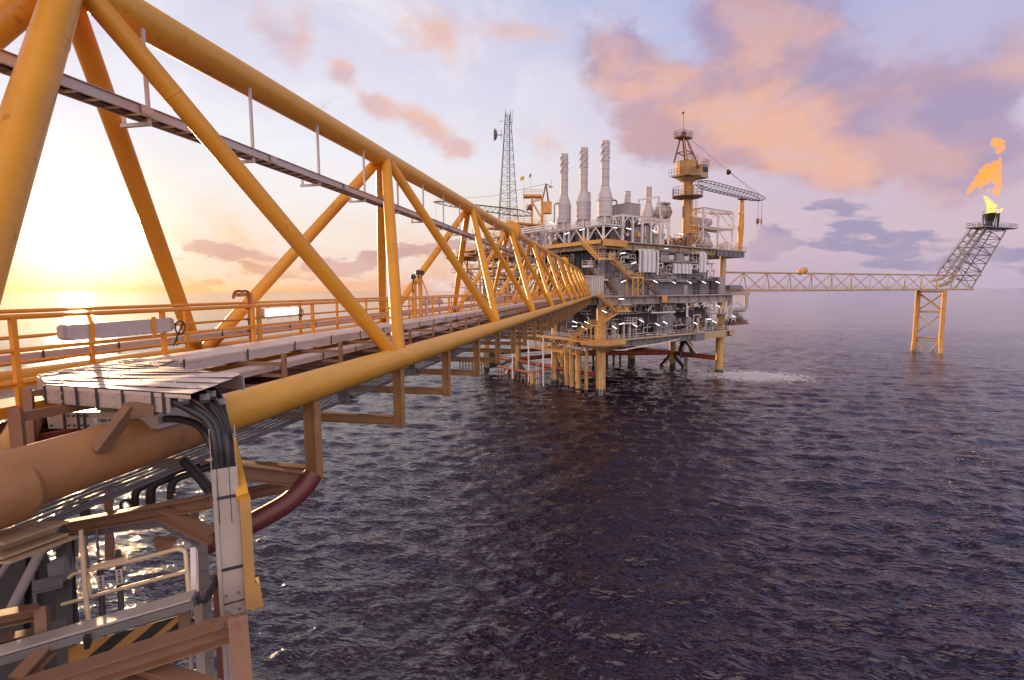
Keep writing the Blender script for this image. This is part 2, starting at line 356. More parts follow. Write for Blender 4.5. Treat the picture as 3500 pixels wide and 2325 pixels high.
# glow of the sun through the haze
g1 = mth('EXPONENT', mth('MULTIPLY', mth('POWER', mth('MULTIPLY', ang, 1/.088), 2.), -1.)); g2 = mth('EXPONENT', mth('MULTIPLY', ang, -1/.12))
add = N.new('ShaderNodeMix'); add.data_type = 'RGBA'; add.blend_type = 'ADD'; add.inputs['Factor'].default_value = 1
gl = mix(1., (0, 0, 0), (1, .93, .72))
def scale(colr, f):
    n = N.new('ShaderNodeVectorMath'); n.operation = 'SCALE'
    if isinstance(colr, tuple): n.inputs[0].default_value = colr
    else: L.new(colr, n.inputs[0])
    if isinstance(f, (int, float)): n.inputs['Scale'].default_value = f
    else: L.new(f, n.inputs['Scale'])
    return n.outputs[0]
def vadd(a, b):
    n = N.new('ShaderNodeVectorMath'); n.operation = 'ADD'; L.new(a, n.inputs[0]); L.new(b, n.inputs[1]); return n.outputs[0]
band_ = mth('MULTIPLY', mth('EXPONENT', mth('MULTIPLY', mth('POWER', mth('MULTIPLY', mth('SUBTRACT', az, sun_az), 1/.34), 2.), -1.)), mth('EXPONENT', mth('MULTIPLY', mth('MAXIMUM', el, 0.), -1/.045)))   # golden band under the sun
col = mix(mth('MULTIPLY', band_, .75), col, lin(244, 186, 84))
col = vadd(col, vadd(scale((1.4, 1.25, .85), g1), scale((.10, .05, .0), band_)))
# the unseen sky behind the viewer: brightness added as fill for camera-facing sides
bk = N.new('ShaderNodeVectorMath'); bk.operation = 'DOT_PRODUCT'; L.new(nm.outputs[0], bk.inputs[0]); bk.inputs[1].default_value = tuple(unit((-fwd[0], -fwd[1], .35)))
bmask = sstep(bk.outputs['Value'], .28, .82)
col = mix(bmask, col, scale(mix(nA, lin(225, 205, 215), lin(255, 232, 215)), BACKSKY))
b1 = N.new('ShaderNodeBackground'); L.new(col, b1.inputs['Color']); b1.inputs['Strength'].default_value = CLOUDS
sk = N.new('ShaderNodeTexSky'); sk.sky_type = 'NISHITA'; sk.sun_disc = False; sk.sun_elevation = sun_el; sk.sun_rotation = sun_az; sk.air_density = 1.; sk.dust_density = .5
b2 = N.new('ShaderNodeBackground'); L.new(sk.outputs[0], b2.inputs['Color']); b2.inputs['Strength'].default_value = .05
ad = N.new('ShaderNodeMixShader'); ad.inputs['Fac'].default_value = .93; L.new(b2.outputs[0], ad.inputs[1]); L.new(b1.outputs[0], ad.inputs[2])
wo = N.new('ShaderNodeOutputWorld'); L.new(ad.outputs[0], wo.inputs['Surface'])
# ------------------------------------------------------------------ sea: one sheet to the horizon with real waves
def make_sea():
    a0 = math.radians(-11.2); n1 = 860
    th = np.concatenate([np.linspace(-PI, -1.0, 60, endpoint=False), np.linspace(-1.0, 1.0, n1), np.linspace(1.0, PI, 61)[1:-1]])+a0
    r = [4.0]
    while r[-1] < 45000: r.append(r[-1]*(1.0052 if r[-1] < 700 else 1.03 if r[-1] < 4000 else 1.15)+.02)
    r = np.array(r); R, T = np.meshgrid(r, th, indexing='ij'); X = R*np.sin(T); Y = R*np.cos(T); Z = np.zeros_like(X)
    rg = np.random.default_rng(3); sp = np.gradient(r)[:, None]
    for i in range(72):
        lam = .8*(8/.8)**rg.random(); k = 2*PI/lam; d = rg.normal(math.radians(172), .42); ph = rg.random()*2*PI
        amp = .036/k*(1.0+.5*rg.random())*(lam/3)**-.25
        fade = np.clip((lam/np.maximum(sp, R*.0035)-2.5)/3, 0, 1)
        arg = k*(X*math.sin(d)+Y*math.cos(d))+ph+1.3*np.sin(.05*X*math.cos(d*3)+.043*Y+i)
        Z += amp*fade*(np.sin(arg)+.22*np.cos(2*arg))
    nr, na = X.shape; me = bpy.data.meshes.new('sea')
    V = np.stack([X, Y, Z], -1).reshape(-1, 3).astype(np.float32)
    i = np.arange(nr-1)[:, None]*na; j = np.arange(na)[None, :]; jn = (j+1) % na
    Q = np.stack([i+j, i+jn, i+na+jn, i+na+j], -1).reshape(-1, 4)[:, ::-1].astype(np.int32)
    me.vertices.add(len(V)); me.vertices.foreach_set('co', V.ravel()); me.loops.add(Q.size); me.loops.foreach_set('vertex_index', Q.ravel())
    me.polygons.add(len(Q)); me.polygons.foreach_set('loop_start', np.arange(0, Q.size, 4, dtype=np.int32)); me.polygons.foreach_set('use_smooth', np.ones(len(Q), bool))
    me.update(calc_edges=True); me.validate()
    m, nt, bs, out = newmat('sea water'); N = nt.nodes; L = nt.links
    geo = N.new('ShaderNodeNewGeometry')
    def tn(scale, det, rough=.6, sc=(1, 1, 1)):
        mp = N.new('ShaderNodeMapping'); mp.inputs['Scale'].default_value = sc; mp.inputs['Rotation'].default_value = (0, 0, .4); L.new(geo.outputs['Position'], mp.inputs[0])
        n = N.new('ShaderNodeTexNoise'); n.inputs['Scale'].default_value = scale; n.inputs['Detail'].default_value = det; n.inputs['Roughness'].default_value = rough; L.new(mp.outputs[0], n.inputs[0]); return n.outputs['Fac']
    def mm(op, a, b):
        n = N.new('ShaderNodeMath'); n.operation = op
        for q, x in enumerate((a, b)):
            if isinstance(x, (int, float)): n.inputs[q].default_value = x
            else: L.new(x, n.inputs[q])
        return n.outputs[0]
    def crest(sc, det, an):
        n = tn(sc, det, .55, an); return mm('SUBTRACT', 1., mm('ABSOLUTE', mm('MULTIPLY', mm('SUBTRACT', n, .5), 3.2), 0))   # sharp crested wavelets
    hgt = mm('ADD', mm('MULTIPLY', crest(.62, 3, (.42, 1, 1)), .34), mm('ADD', mm('MULTIPLY', crest(1.7, 3, (.40, 1, 1)), .12), mm('MULTIPLY', tn(5.0, 3, .6, (.5, 1, 1)), .03)))
    bp = N.new('ShaderNodeBump'); bp.inputs['Distance'].default_value = 1.; L.new(hgt, bp.inputs['Height'])
    vl = N.new('ShaderNodeVectorMath'); vl.operation = 'LENGTH'; L.new(geo.outputs['Position'], vl.inputs[0])   # chop dies down away from the platforms
    ds = N.new('ShaderNodeMapRange'); ds.inputs['From Min'].default_value = 60; ds.inputs['From Max'].default_value = 420; ds.inputs['To Min'].default_value = SEABUMP; ds.inputs['To Max'].default_value = SEABUMP*.3; L.new(vl.outputs['Value'], ds.inputs['Value']); L.new(mm('MULTIPLY', ds.outputs[0], mm('ADD', mm('MULTIPLY', tn(.022, 3, .6, (.5, 1, 1)), 1.8), .1)), bp.inputs['Strength'])   # gust patches
    # foam thrown up by the discharge beside the far leg
    f = P((50, -4, 0)); mp = N.new('ShaderNodeMapping'); mp.vector_type = 'TEXTURE'; mp.inputs['Location'].default_value = (37, 146, 0); mp.inputs['Rotation'].default_value = (0, 0, 0); mp.inputs['Scale'].default_value = (25, 15, 40); L.new(geo.outputs['Position'], mp.inputs[0])
    gr = N.new('ShaderNodeTexGradient'); gr.gradient_type = 'SPHERICAL'; L.new(mp.outputs[0], gr.inputs[0])
    fm = mm('ADD', mm('MULTIPLY', gr.outputs['Fac'], 1.25), mm('MULTIPLY', mm('SUBTRACT', tn(.8, 9, .72), .56), 2.6))
    mr = N.new('ShaderNodeMapRange'); mr.interpolation_type = 'SMOOTHSTEP'; mr.inputs['From Min'].default_value = .25; mr.inputs['From Max'].default_value = .62; L.new(fm, mr.inputs['Value'])
    gate = mm('MULTIPLY', mr.outputs[0], mm('MULTIPLY', mm('MINIMUM', mm('MULTIPLY', gr.outputs['Fac'], 5.), 1.), .8))
    for lg in ((0, 0), (47, 0), (0, 15.5), (47, 15.5), (-1.3, 8)):
        c_ = P((*lg, 0)); m3 = N.new('ShaderNodeMapping'); m3.vector_type = 'TEXTURE'; m3.inputs['Location'].default_value = (c_[0], c_[1], 0); m3.inputs['Scale'].default_value = (3.4, 3.0, 40); L.new(geo.outputs['Position'], m3.inputs[0]); g3 = N.new('ShaderNodeTexGradient'); g3.gradient_type = 'SPHERICAL'; L.new(m3.outputs[0], g3.inputs[0])
        gate = mm('MAXIMUM', gate, mm('MULTIPLY', mm('MINIMUM', mm('MULTIPLY', g3.outputs['Fac'], 2.2), 1.), mm('MINIMUM', mm('MAXIMUM', mm('MULTIPLY', mm('SUBTRACT', tn(1.6, 7, .7), .48), 5.), 0.), .6)))
    mx = N.new('ShaderNodeMix'); mx.data_type = 'RGBA'; L.new(gate, mx.inputs['Factor']); mx.inputs['A'].default_value = (.018, .009, .021, 1); mx.inputs['B'].default_value = (.72, .70, .74, 1)
    L.new(mx.outputs['Result'], bs.inputs['Base Color'])
    rr = mm('ADD', mm('MULTIPLY', gate, .5), .06); L.new(rr, bs.inputs['Roughness'])
    bs.inputs['IOR'].default_value = 1.66; L.new(bp.outputs[0], bs.inputs['Normal'])
    me.materials.append(m); o = bpy.data.objects.new('sea', me); COL.objects.link(o); kind(o, 'structure')
make_sea()
# ------------------------------------------------------------------ the footbridge: a triangular tube truss
XR, XL, XT, ZB, ZT = -4.6, -9.5, -7.05, 21.72, 27.28
PN = 9.85; Y0 = 10.35; YE = 117.6
def st(k): return Y0+PN*(k-1) if k > 0 else 2.32-2.2*(-k)*4.5
br = thing('truss_bridge', 'long orange yellow triangular tube truss footbridge running out to the platform', 'bridge', (XT, 0, ZB))
for nm_, x, z, r in (('bottom_chord', XR, ZB, .238), ('bottom_chord', XL, ZB, .238), ('top_chord', XT, ZT, .275)):
    m = MB(); m.tube((x, -9 if nm_ == 'top_chord' else -6.5, z), (x, YE if z < 25 else YE-3, z), r, n=28)
    for yy in np.arange(1.5, YE, 12.2): m.lathe((x, yy+(.9 if z > 25 else 0), z), [(r, -.006), (r+.004, -.004), (r+.004, .004), (r, .006)], 28, axis=(0, 1, 0))
    m.build(nm_, M['chord'], br)
MB().lathe((XR, 0, ZB), [(.24, -6.4), (.252, -6.38), (.252, 4.93), (.24, 4.96)], 28, axis=(0, 1, 0)).build('chord_shade_sleeve', M['sleeve'], br)  # added sleeve: its tan colour paints the shade on the near chord
for k in range(-1, 12):
    t = (XT, st(k)+PN/2 if k > 0 else (5.85 if k == 0 else -4.), ZT)
    if t[1] > YE-2: continue
    for x in (XR, XL):
        for kk in (k, k+1):
            q = np.array((x, st(kk), ZB)); tt = np.array(t)+np.array((.14*(1 if x == XR else -1), (-.1 if kk == k else .1), -.1)); q = q+np.array((0, .13 if kk == k else -.13, .1))
            rb = .148 if kk > 0 else .19; bm = MB().tube(q, tt, rb, n=20, caps=False)
            for f_ in (.16, .80): bm.lathe(q+(tt-q)*f_, [(rb, -.012), (rb+.005, -.006), (rb+.005, .006), (rb, .012)], 20, axis=tuple(tt-q))
            bm.build('brace', M['yellow'], br)
for yy in (35.5, 75.0):
    m = MB()
    for dy in (-.22, .22):
        m.lathe((XT, yy+dy, ZT), [(.27, -.04), (.68, -.04), (.68, .04), (.27, .04)], 24, axis=(0, 1, 0))
    for i in range(16):
        a = 2*PI*i/16; c = np.array((XT+0.53*math.cos(a), yy, ZT+0.53*math.sin(a))); m.tube(c-np.array((0, .3, 0)), c+np.array((0, .3, 0)), .03, n=6)
    m.extr([(XT-.02, yy-.9, ZT-.2), (XT-.02, yy+.9, ZT-.2), (XT-.02, yy+.35, ZT-.85), (XT-.02, yy-.35, ZT-.85)], (.04, 0, 0))
    m.build('splice_flange', M['yellow'], br)
# floor framing
m = MB()
for k in range(0, 12):
    y = st(k); m.tube((XL+.2, y, ZB-.03), (XR-.2, y, ZB-.03), .11, n=12)
    if k < 11: m.tube((XL+.2, y+.3, ZB-.05), (XR-.2, y+PN-.3, ZB-.05), .085, n=10)
m.build('floor_brace', M['brown'], br)
m = MB()
for y in np.arange(-4.9, YE, 1.64): m.ibar((XL+.2, y, ZB+.02), (XR-.15, y, ZB+.02), .1, .16, .015)
m.build('floor_joist', M['brown'], br)
MB().box(-8.15, -6.45, -5.5, YE, ZB+.11, ZB+.15).build('walkway', M['grate'], br)
def hrail(x, y0, first):
    m = MB(); z0 = ZB+.12
    for z in (22.93, 22.56, 22.2): m.tube((x, y0, z), (x, YE, z), .026 if z < 22.9 else .03, n=8)
    y = first
    while y < YE:
        if y > y0: m.bar((x, y, z0), (x, y, 22.92), .055, .055, up=(0, 1, 0))
        y += 1.9
    m.bar((x, y0, z0+.06), (x, YE, z0+.06), .012, .12); return m
hrail(-6.42, 2.2, 4.42).build('handrail', M['handrail'], br); hrail(-8.3, -5.0, 4.9).build('handrail', M['handrail'], br)
# trapezes of rolled sections hung below the chords
for k in range(0, 33):
    y = 7.06+3.28*k
    if y > YE-1: break
    m = MB()
    for x, sg in ((-4.56, 1), (-9.5, -1)):
        m.ibar((x, y, 21.5), (x, y, 20.22), .17, .20, .02, up=(sg, 0, 0))
    m.ibar((-9.42, y, 20.36), (-4.67, y, 20.36), .14, .19, .015)
    m.build('hanger_frame', M['hang'], br)
# end portal where it lands on the platform
m = MB(); m.bar((XR, YE-.2, ZB), (XT+.2, YE-3, ZT), .22, .22); m.bar((XL, YE-.2, ZB), (XT-.2, YE-3, ZT), .22, .22); m.build('portal', M['dark'], br)

# ------------------------------------------------------------------ services carried by the bridge
def tray(name, label, x0, x1, y0, y1, z0, z1, joint, cover=True, legs=None, group='cable trays along the bridge'):
    t = thing(name, label, 'cable tray', ((x0+x1)/2, y0, z0), group)
    m = MB(); e = .012
    m.box(x0, x0+e, y0, y1, z0, z1); m.box(x1-e, x1, y0, y1, z0, z1); m.box(x0+e, x1-e, y0, y1, z0, z0+.01)
    for y in np.arange(y0+joint*.6, y1, joint):                    # splice plates and straps
        m.box(x1, x1+.008, y-.07, y+.07, z0+.01, z1-.01); m.box(x0-.008, x0, y-.07, y+.07, z0+.01, z1-.01)
        for dy in (-.05, .05):
            for zz in (z0+.03, z1-.04): m.tube((x1+.006, y+dy, zz), (x1+.02, y+dy, zz), .008, n=6)
    if cover:
        for y in np.arange(y0+.45, min(y1, 60), 1.22 if joint > 1 else .9): m.bar((x1+.02, y, z0-.01), (x1+.02, y, z1+.02), .03, .006, up=(1, 0, 0), mi=1)
    m.build('side_rail', [M['tray'], M['dark']], t)
    if cover:
        c = MB(); rnd = random.Random(len(label)); y = y0; L = 1.22 if joint > 1 else .9
        while y < y1:
            yy = min(y+L, y1); zt = z1+.004+rnd.uniform(0, .006); g = 7 if y < 14 else 2
            vs = []; 
            for j in range(g+1):                                  # thin sheet, slightly buckled between its fixings
                f = j/g; bow = .011*math.sin(PI*f)*rnd.uniform(-.2, 1.)+(.012 if j == g else 0)
                vs += [(x0-.015, y+(yy-y)*f+(.02 if j == g else 0), zt+bow*.3), ((x0+x1)/2, y+(yy-y)*f+.05, zt+bow+.01*math.sin(PI*f)), (x1+.015, y+(yy-y)*f+(.02 if j == g else 0), zt+bow*.3)]
            fs = []
            for j in range(g):
                for q in range(2): a = j*3+q; fs.append((a, a+1, a+4, a+3))
            c.add(vs, fs, True)
            c.bar((x1+.015, y, zt-.015), (x1+.015, yy, zt-.015), .004, .03); c.bar((x0-.015, y, zt-.015), (x0-.015, yy, zt-.015), .004, .03)
            y = yy+.004
        c.build('cover', M['cover'], t)
    return t
ty = onZ(530, 1253, 22.30)[1]
tray('cable_tray', 'wide pale covered cable tray beside the near handrail of the bridge', -6.36, -5.62, 5.35, YE-2, 22.13, 22.28, 2.6)
tray('cable_tray', 'narrow pale covered cable tray one step below the wide tray', -5.50, -5.22, 5.6, YE-2, 21.95, 22.05, 2.6)
tray('cable_tray', 'covered cable tray on the far side of the walkway, behind both handrails', -8.95, -8.5, -4, YE-2, 22.14, 22.30, 2.6)
tray('cable_tray', 'grey cable tray hung low under the near yellow chord', -5.30, -5.0, 4.6, YE-2, 21.36, 21.47, 2.6, cover=False)
b = MB()
for k, y in enumerate(np.arange(5.22, YE-2, 1.64)):
    b = MB()
    b.bar((-4.86, y, 21.66), (-4.86, y, 22.27), .055, .06, up=(0, 1, 0))
    b.bar((-6.38, y, 22.10), (-4.9, y, 22.10) , .05, .05); b.bar((-5.6, y, 21.92), (-4.9, y, 21.92), .05, .045)
    b.build('tray_bracket', M['brown'], br)
# hung tray below the top chord
ht = thing('cable_tray', 'long grey cable tray hung on thin rods under the top chord', 'cable tray', (-6.95, 3, 25.8), 'cable trays along the bridge')
m = MB(); xa, xb = -7.15, -6.83
for x in (xa, xb): m.channel((x, -4, 25.86), (x, 86, 25.86), .04, .15, .008, side=(1 if x == xa else -1))
for y in np.arange(-3.6, 86, .3): m.box(xa+.02, xb-.02, y, y+.06, 25.80, 25.82)
for y in np.arange(-2, 86, 2.9):
    for dy in (-.06, .06):
        for z in (25.82, 25.9): m.tube((xb+.018, y+dy, z), (xb+.028, y+dy, z), .008, n=6)
    m.box(xb+.02, xb+.028, y-.1, y+.1, 25.80, 25.92)
m.build('side_rail', M['tray'], ht)
m = MB()
for i, (x, r) in enumerate(((-7.08, .03), (-7.0, .035), (-6.92, .028))): m.path([(x, y, 25.835+r+.004*math.sin(y*2+i)) for y in np.arange(-3.5, 86, 1.5)], r, 6)
m.build('cable', M['cable'], ht)
for y in np.arange(2.2, 84, 2.28):
    m = MB(); m.bar((-6.86, y, 25.70), (-6.86, y, 27.06), .045, .045, up=(0, 1, 0)); m.bar((-7.35, y, 25.70), (-6.84, y, 25.70), .06, .05); m.bar((-7.3, y, 25.7), (-7.3, y, 25.9), .04, .04, up=(0, 1, 0))
    m.build('hanger', M['tray'], ht)
# pipes under the floor
def ypipe(x, z, r, y0, y1, mat, label, grp, cat='pipe', name='service_pipe', clamps=3.28):
    m = MB(); m.tube((x, y0, z), (x, y1, z), r, n=14)
    o = m.build(name, M[mat]); tag(o, label, cat, grp); return o
for i, (x, z, r, lb) in enumerate(((-5.95, 21.42, .15, 'dark red pipe under the bridge floor, nearest the yellow chord'), (-6.6, 21.40, .17, 'thick dark red pipe under the bridge floor between two thinner ones'), (-7.3, 21.42, .14, 'dark red pipe under the bridge floor, farthest from the yellow chord'))):
    ypipe(x, z, r, 4.5, YE-1, 'darkred', lb, 'dark red pipes under the bridge floor')
ypipe(-5.30, 21.66, .06, 6, YE-1, 'darkred', 'slim dark red pipe tucked under the narrow covered tray', 'dark red pipes under the bridge floor')
ypipe(-5.50, 21.62, .05, 6, YE-1, 'darkred', 'very slim dark red pipe inside the slim one below the tray', 'dark red pipes under the bridge floor')
src = None
for i in range(5):
    x, z = -5.0+.045*i, 21.33-.022*i
    o = ypipe(x, z-.02, .014, 3.2, YE-3, 'zinc', 'thin bare steel conduit in the bundle below the near yellow chord', 'conduits bundled under the chord', 'conduit', 'conduit')
ypipe(-4.9, 21.16, .03, 3.4, YE-3, 'grey', 'thicker grey conduit just under the thin bundle of bare conduits', 'conduits bundled under the chord', 'conduit', 'conduit')
for y in (8.6, 11.9, 15.2, 21.8):
    t = MB(); t.box(-5.02, -4.72, y-.02, y+.25, 21.09, 21.12); t.box(-5.0, -4.8, y, y+.05, 21.12, 21.36)
    for i in range(4): t.tube((-5.0+.05*i, y+.12, 21.12), (-5.0+.05*i, y+.12, 21.32-.03*i), .016, n=6); t.tube((-5.02, y+.05+.05*i, 21.26-.03*i), (-4.74, y+.05+.05*i, 21.26-.03*i), .012, n=6)
    t.build('conduit_clamp', M['zinc'], br)
# ------------------------------------------------------------------ lamps on the bridge rails
def rail_lamp(y0, y1, x, z, label, lit, h=.19):
    t = thing('tube_lamp', label, 'lamp', (x, y0, z), 'tube lamps along the bridge'); L = y1-y0
    m = MB(); m.box(x-.05, x+.03, y0+.05, y1-.05, z-h/2, z+h/2)
    for k in range(12):                                         # clips along the lower edge
        yy = y0+.12+(L-.24)*k/11; m.box(x-.06, x+.04, yy-.015, yy+.015, z-h/2-.015, z-h/2)
    m.build('housing', M['tray'] if not lit else M['white'], t)
    for ye, s in ((y0, 1), (y1, -1)):
        m = MB(); m.extr([(x-.055, ye, z-h/2+.03), (x-.055, ye, z+h/2-.03), (x-.055, ye+s*.05, z+h/2+.005), (x-.055, ye+s*.05, z-h/2-.005)], (.09, 0, 0)); m.build('end_cap', M['lgrey'], t)
    if lit:
        MB().tube((x+.05, y0+.12, z+.045), (x+.05, y1-.1, z+.045), .042, n=10).build('lit_tube', M['litlamp'], t); MB().tube((x+.05, y0+.12, z-.045), (x+.05, y1-.1, z-.045), .042, n=10).build('lit_tube', M['litlamp'], t)
    for yy in (y0+L*.22, y0+L*.78):
        m = MB(); m.box(x+.035, x+.047, yy-.03, yy+.03, z-h/2-.05, z+h/2+.03) if not lit else m.box(x-.075, x-.055, yy-.03, yy+.03, z-h/2-.02, z+h/2+.03)
        m.box(x-.075, x+.047, yy-.03, yy+.03, z-h/2-.062, z-h/2-.05); m.build('bracket', M['handrail'], t)
    ln = MB(); c = np.array((x, y1+.14, z-.06)); pts = [(x, y1-.02, z)]+[tuple(c+np.array((0, .09*math.cos(a), .10*math.sin(a)))) for a in np.linspace(2.4, -5.4, 22)]+[(x, y1+.0, z-.32)]
    ln.path(pts, .011, 6); ln.build('cable_loop', M['cable'], t)
    return t
rail_lamp(4.86, 6.42, -6.36, 22.72, 'big unlit white tube lamp strapped to the nearest rail', False)
q0 = onX(893, 1060, -8.22); q1 = onX(1018, 1050, -8.22)
rail_lamp(q0[1], q1[1], -8.22, 22.68, 'brightly lit twin tube lamp on the far rail', True, .2)
q0 = onX(1449, 1031, -8.2); q1 = onX(1508, 1028, -8.2)
rail_lamp(q0[1], q1[1], -8.2, 22.68, 'small grey unlit tube lamp beside the post with dark floodlights', False, .22)
q0 = onX(1697, 1014, -6.36); q1 = onX(1722, 1012, -6.36)
rail_lamp(q0[1], q1[1], -6.36, 22.7, 'unlit grey tube lamp far along the bridge rail among the braces', False, .24)
# standpipe with a goose neck
p = onX(858, 1100, -8.0); y = p[1]
t = thing('standpipe', 'rust red gooseneck pipe fixed to an orange post beside the walkway', 'pipe', (-8.0, y, 21.85))
m = MB(); m.bar((-8.0, y, 21.8), (-8.0, y, 23.16), .10, .08, up=(0, 1, 0)); m.bar((-8.0, y+.06, 23.12), (-8.0, y-.46, 23.12), .06, .08); m.bar((-7.9, y+.14, 21.8), (-7.9, y+.14, 22.9), .08, .07, up=(0, 1, 0)); m.build('post', M['orange'], t)
MB().path([(-7.92, y-.12, 22.0), (-7.92, y-.12, 23.17), (-7.92, y-.22, 23.21), (-7.92, y-.34, 23.19), (-7.92, y-.44, 23.21), (-7.92, y-.55, 23.19), (-7.92, y-.60, 23.10), (-7.92, y-.60, 23.04)], .028, 10, .06, 4).build('pipe', M['redpipe'], t)
for dz in (22.3, 22.55, 22.8): MB().box(-7.98, -7.87, y-.18, y-.08, dz, dz+.04).build('clamp', M['dark'], t)
# post with floodlights
p = onX(1418, 1085, -7.0); y = p[1]; x = -7.0
t = thing('floodlight_post', 'orange post with two round dark floodlights on top standing at the walkway edge', 'floodlight', (x, y, 21.85))
m = MB(); m.bar((x, y, 21.85), (x, y, 23.55), .13, .10, up=(0, 1, 0)); m.bar((x+.02, y+.55, 21.85), (x+.02, y+.55, 23.75), .12, .1, up=(0, 1, 0)); m.bar((x, y-.1, 23.5), (x, y+.7, 23.5), .06, .05); m.build('post', M['orange'], t)
MB().ladder((x+.1, y+1.0, 21.9), (x+.1, y+1.0, 23.2), .12, .02, .12, side=(1, 0, 0)).build('cable_ladder', M['tray'], t)
for dy, z in ((-.1, 23.68), (.38, 23.85), (.72, 23.85)):
    m = MB(); c = np.array((x, y+dy, z)); m.lathe(c, [(.035, -.08), (.07, -.05), (.09, 0), (.095, .07), (.08, .09)], 14, axis=(.6, -.8, .1)); m.tube(c-np.array((0, 0, .22)), c, .03, n=6); m.build('floodlight', M['black'], t)
MB().path([(x, y-.1, 23.6), (x+.05, y-.3, 23.35), (x+.03, y-.2, 23.1), (x+.02, y-.05, 23.2)], .012, 6, .1).path([(x, y+.7, 23.7), (x+.05, y+.85, 23.4), (x+.08, y+1.0, 23.2)], .015, 6, .1).build('cable', M['cable'], t)
# ------------------------------------------------------------------ writing
def text(body, size, o, xd, yd, mat, parent, name='lettering', ext=.0015):
    c = bpy.data.curves.new(name, 'FONT'); c.body = body; c.size = size; c.extrude = ext; c.align_x = 'CENTER'; c.align_y = 'CENTER'
    ob = bpy.data.objects.new(name, c); COL.objects.link(ob)
    dg = bpy.context.evaluated_depsgraph_get(); me = bpy.data.meshes.new_from_object(ob.evaluated_get(dg)); bpy.data.objects.remove(ob)
    xd = unit(xd); zd = unit(np.cross(xd, yd)); yd = np.cross(zd, xd); off = wloc(parent)
    mt = Matrix([[xd[i], yd[i], zd[i], o[i]-off[i]] for i in range(3)]+[[0, 0, 0, 1]]); me.transform(mt); me.materials.clear(); me.materials.append(mat)
    n = bpy.data.objects.new(name, me); COL.objects.link(n); n.parent = parent; return n
# ------------------------------------------------------------------ the near end: tray bend, cable drop and the steelwork of the platform the camera stands on
def Z(x, y, z): return onZ(x, y, z)
def ln(p, q): return dep(*p), dep(*q)
ZTOP = 22.30
poly = [Z(128, 1282, ZTOP), Z(158, 1318, ZTOP), Z(655, 1352, ZTOP), Z(832, 1280, ZTOP), Z(535, 1254, ZTOP), (-5.64, 5.75, ZTOP), (-6.36, 5.75, ZTOP)]
poly = [tuple(p[:2]) for p in map(np.array, poly)]
t = thing('cable_tray', 'wide covered cable tray bend at the near end, black cables pouring out of its mouth', 'cable tray', (poly[2][0], poly[2][1], 22.1), 'cable trays along the bridge')
m = MB(); h0, h1 = 22.13, 22.288; e = .014
cen = np.mean(np.array(poly), axis=0)
for i in (6, 0, 1):                                            # sides with plates; the mouth (2-3) stays open
    a = np.array(poly[i]); b_ = np.array(poly[(i+1) % 7]);
    if i == 1: b_ = a+(b_-a)*.86
    m.bar((*a, (h0+h1)/2), (*b_, (h0+h1)/2), e, h1-h0)
a, b_ = np.array(poly[3]), np.array(poly[4]); m.bar((*a, (h0+h1)/2), (*b_, (h0+h1)/2), e, h1-h0); m.bar((*b_, (h0+h1)/2), (*poly[5], (h0+h1)/2), e, h1-h0)
inner = [tuple(cen+(np.array(q)-cen)*.97) for q in poly]; m.slab(inner[:2]+[tuple(np.array(inner[1])+(np.array(inner[2])-np.array(inner[1]))*.8), tuple(np.array(inner[3])*.75+np.array(inner[4])*.25)]+inner[4:], h0, h0+.012)
A2, B2 = np.array(poly[1]), np.array(poly[2]); dd = (B2-A2)/np.linalg.norm(B2-A2); nn_ = np.array([dd[1], -dd[0]])
if nn_@(np.array([0, 0])-A2) < 0: nn_ = -nn_
L_ = np.linalg.norm(B2-A2)
for f in (.05, .155, .33, .47, .66): 
    for s_ in (-.045, .045):
        c = A2+dd*(L_*f+s_); 
        for zz in (h0+.035, h1-.045): m.tube((*(c+nn_*.008), zz), (*(c+nn_*.022), zz), .010, n=8)
    c = A2+dd*L_*f; m.bar((*(c-dd*.075+nn_*.010), (h0+h1)/2), (*(c+dd*.075+nn_*.010), (h0+h1)/2), .006, h1-h0-.02)
SR = m
c = MB(); ns = 11                                              # cover sheets: strips that lap one another, thin and slightly warped
def lerp(a, b, f): return np.array(a)*(1-f)+np.array(b)*f
left = [poly[6], poly[0], poly[1]]; rightp = [poly[5], poly[4], poly[3]]
def along(pts, f):
    pts = [np.array(p) for p in pts]; d = [np.linalg.norm(b-a) for a, b in zip(pts, pts[1:])]; s = f*sum(d)
    for a, b, l in zip(pts, pts[1:], d):
        if s <= l: return a+(b-a)*s/l
        s -= l
    return pts[-1]
rightp.append(poly[2]); left2 = left+[tuple(lerp(poly[1], poly[2], .0))]
rnd = random.Random(4)
for i in range(ns):
    f0, f1 = i/ns, (i+1)/ns+.012; vs = []; k = 14
    for f, lift in ((f0, .002+.006*(i % 2)), (f0*.5+f1*.5, .008), (min(f1, 1), .014)):
        a = along(left, f); b_ = along(rightp, f)
        for j in range(k+1):
            g = j/k; q = lerp(a, b_, g); vs.append((q[0], q[1], ZTOP+lift+.006*math.sin(g*9+i*1.7)*(1 if lift < .012 else .4)))
    c.add(vs, [(r_*(k+1)+j, r_*(k+1)+j+1, (r_+1)*(k+1)+j+1, (r_+1)*(k+1)+j) for r_ in range(2) for j in range(k)], True)
for i in range(40):
    q = lerp(along(left, rnd.random()), along(rightp, rnd.random()), rnd.uniform(.1, .9)); c.tube((*q, ZTOP), (*q, ZTOP+.022), .008, n=6)
c.bar((*A2+nn_*.012, ZTOP-.012), (*B2+nn_*.012, ZTOP-.012), .005, .034)
c.build('cover', M['cover'], t)
m = SR
for f in (.0, .13, .235, .38, .56, .76, .83):
    q = A2+dd*L_*f; m.bar((*(q+nn_*.017), h0-.012), (*(q+nn_*.017), ZTOP+.006), .03, .006, up=(*nn_, 0), mi=1)
m.build('side_rail', [M['tray'], M['dark']], t)
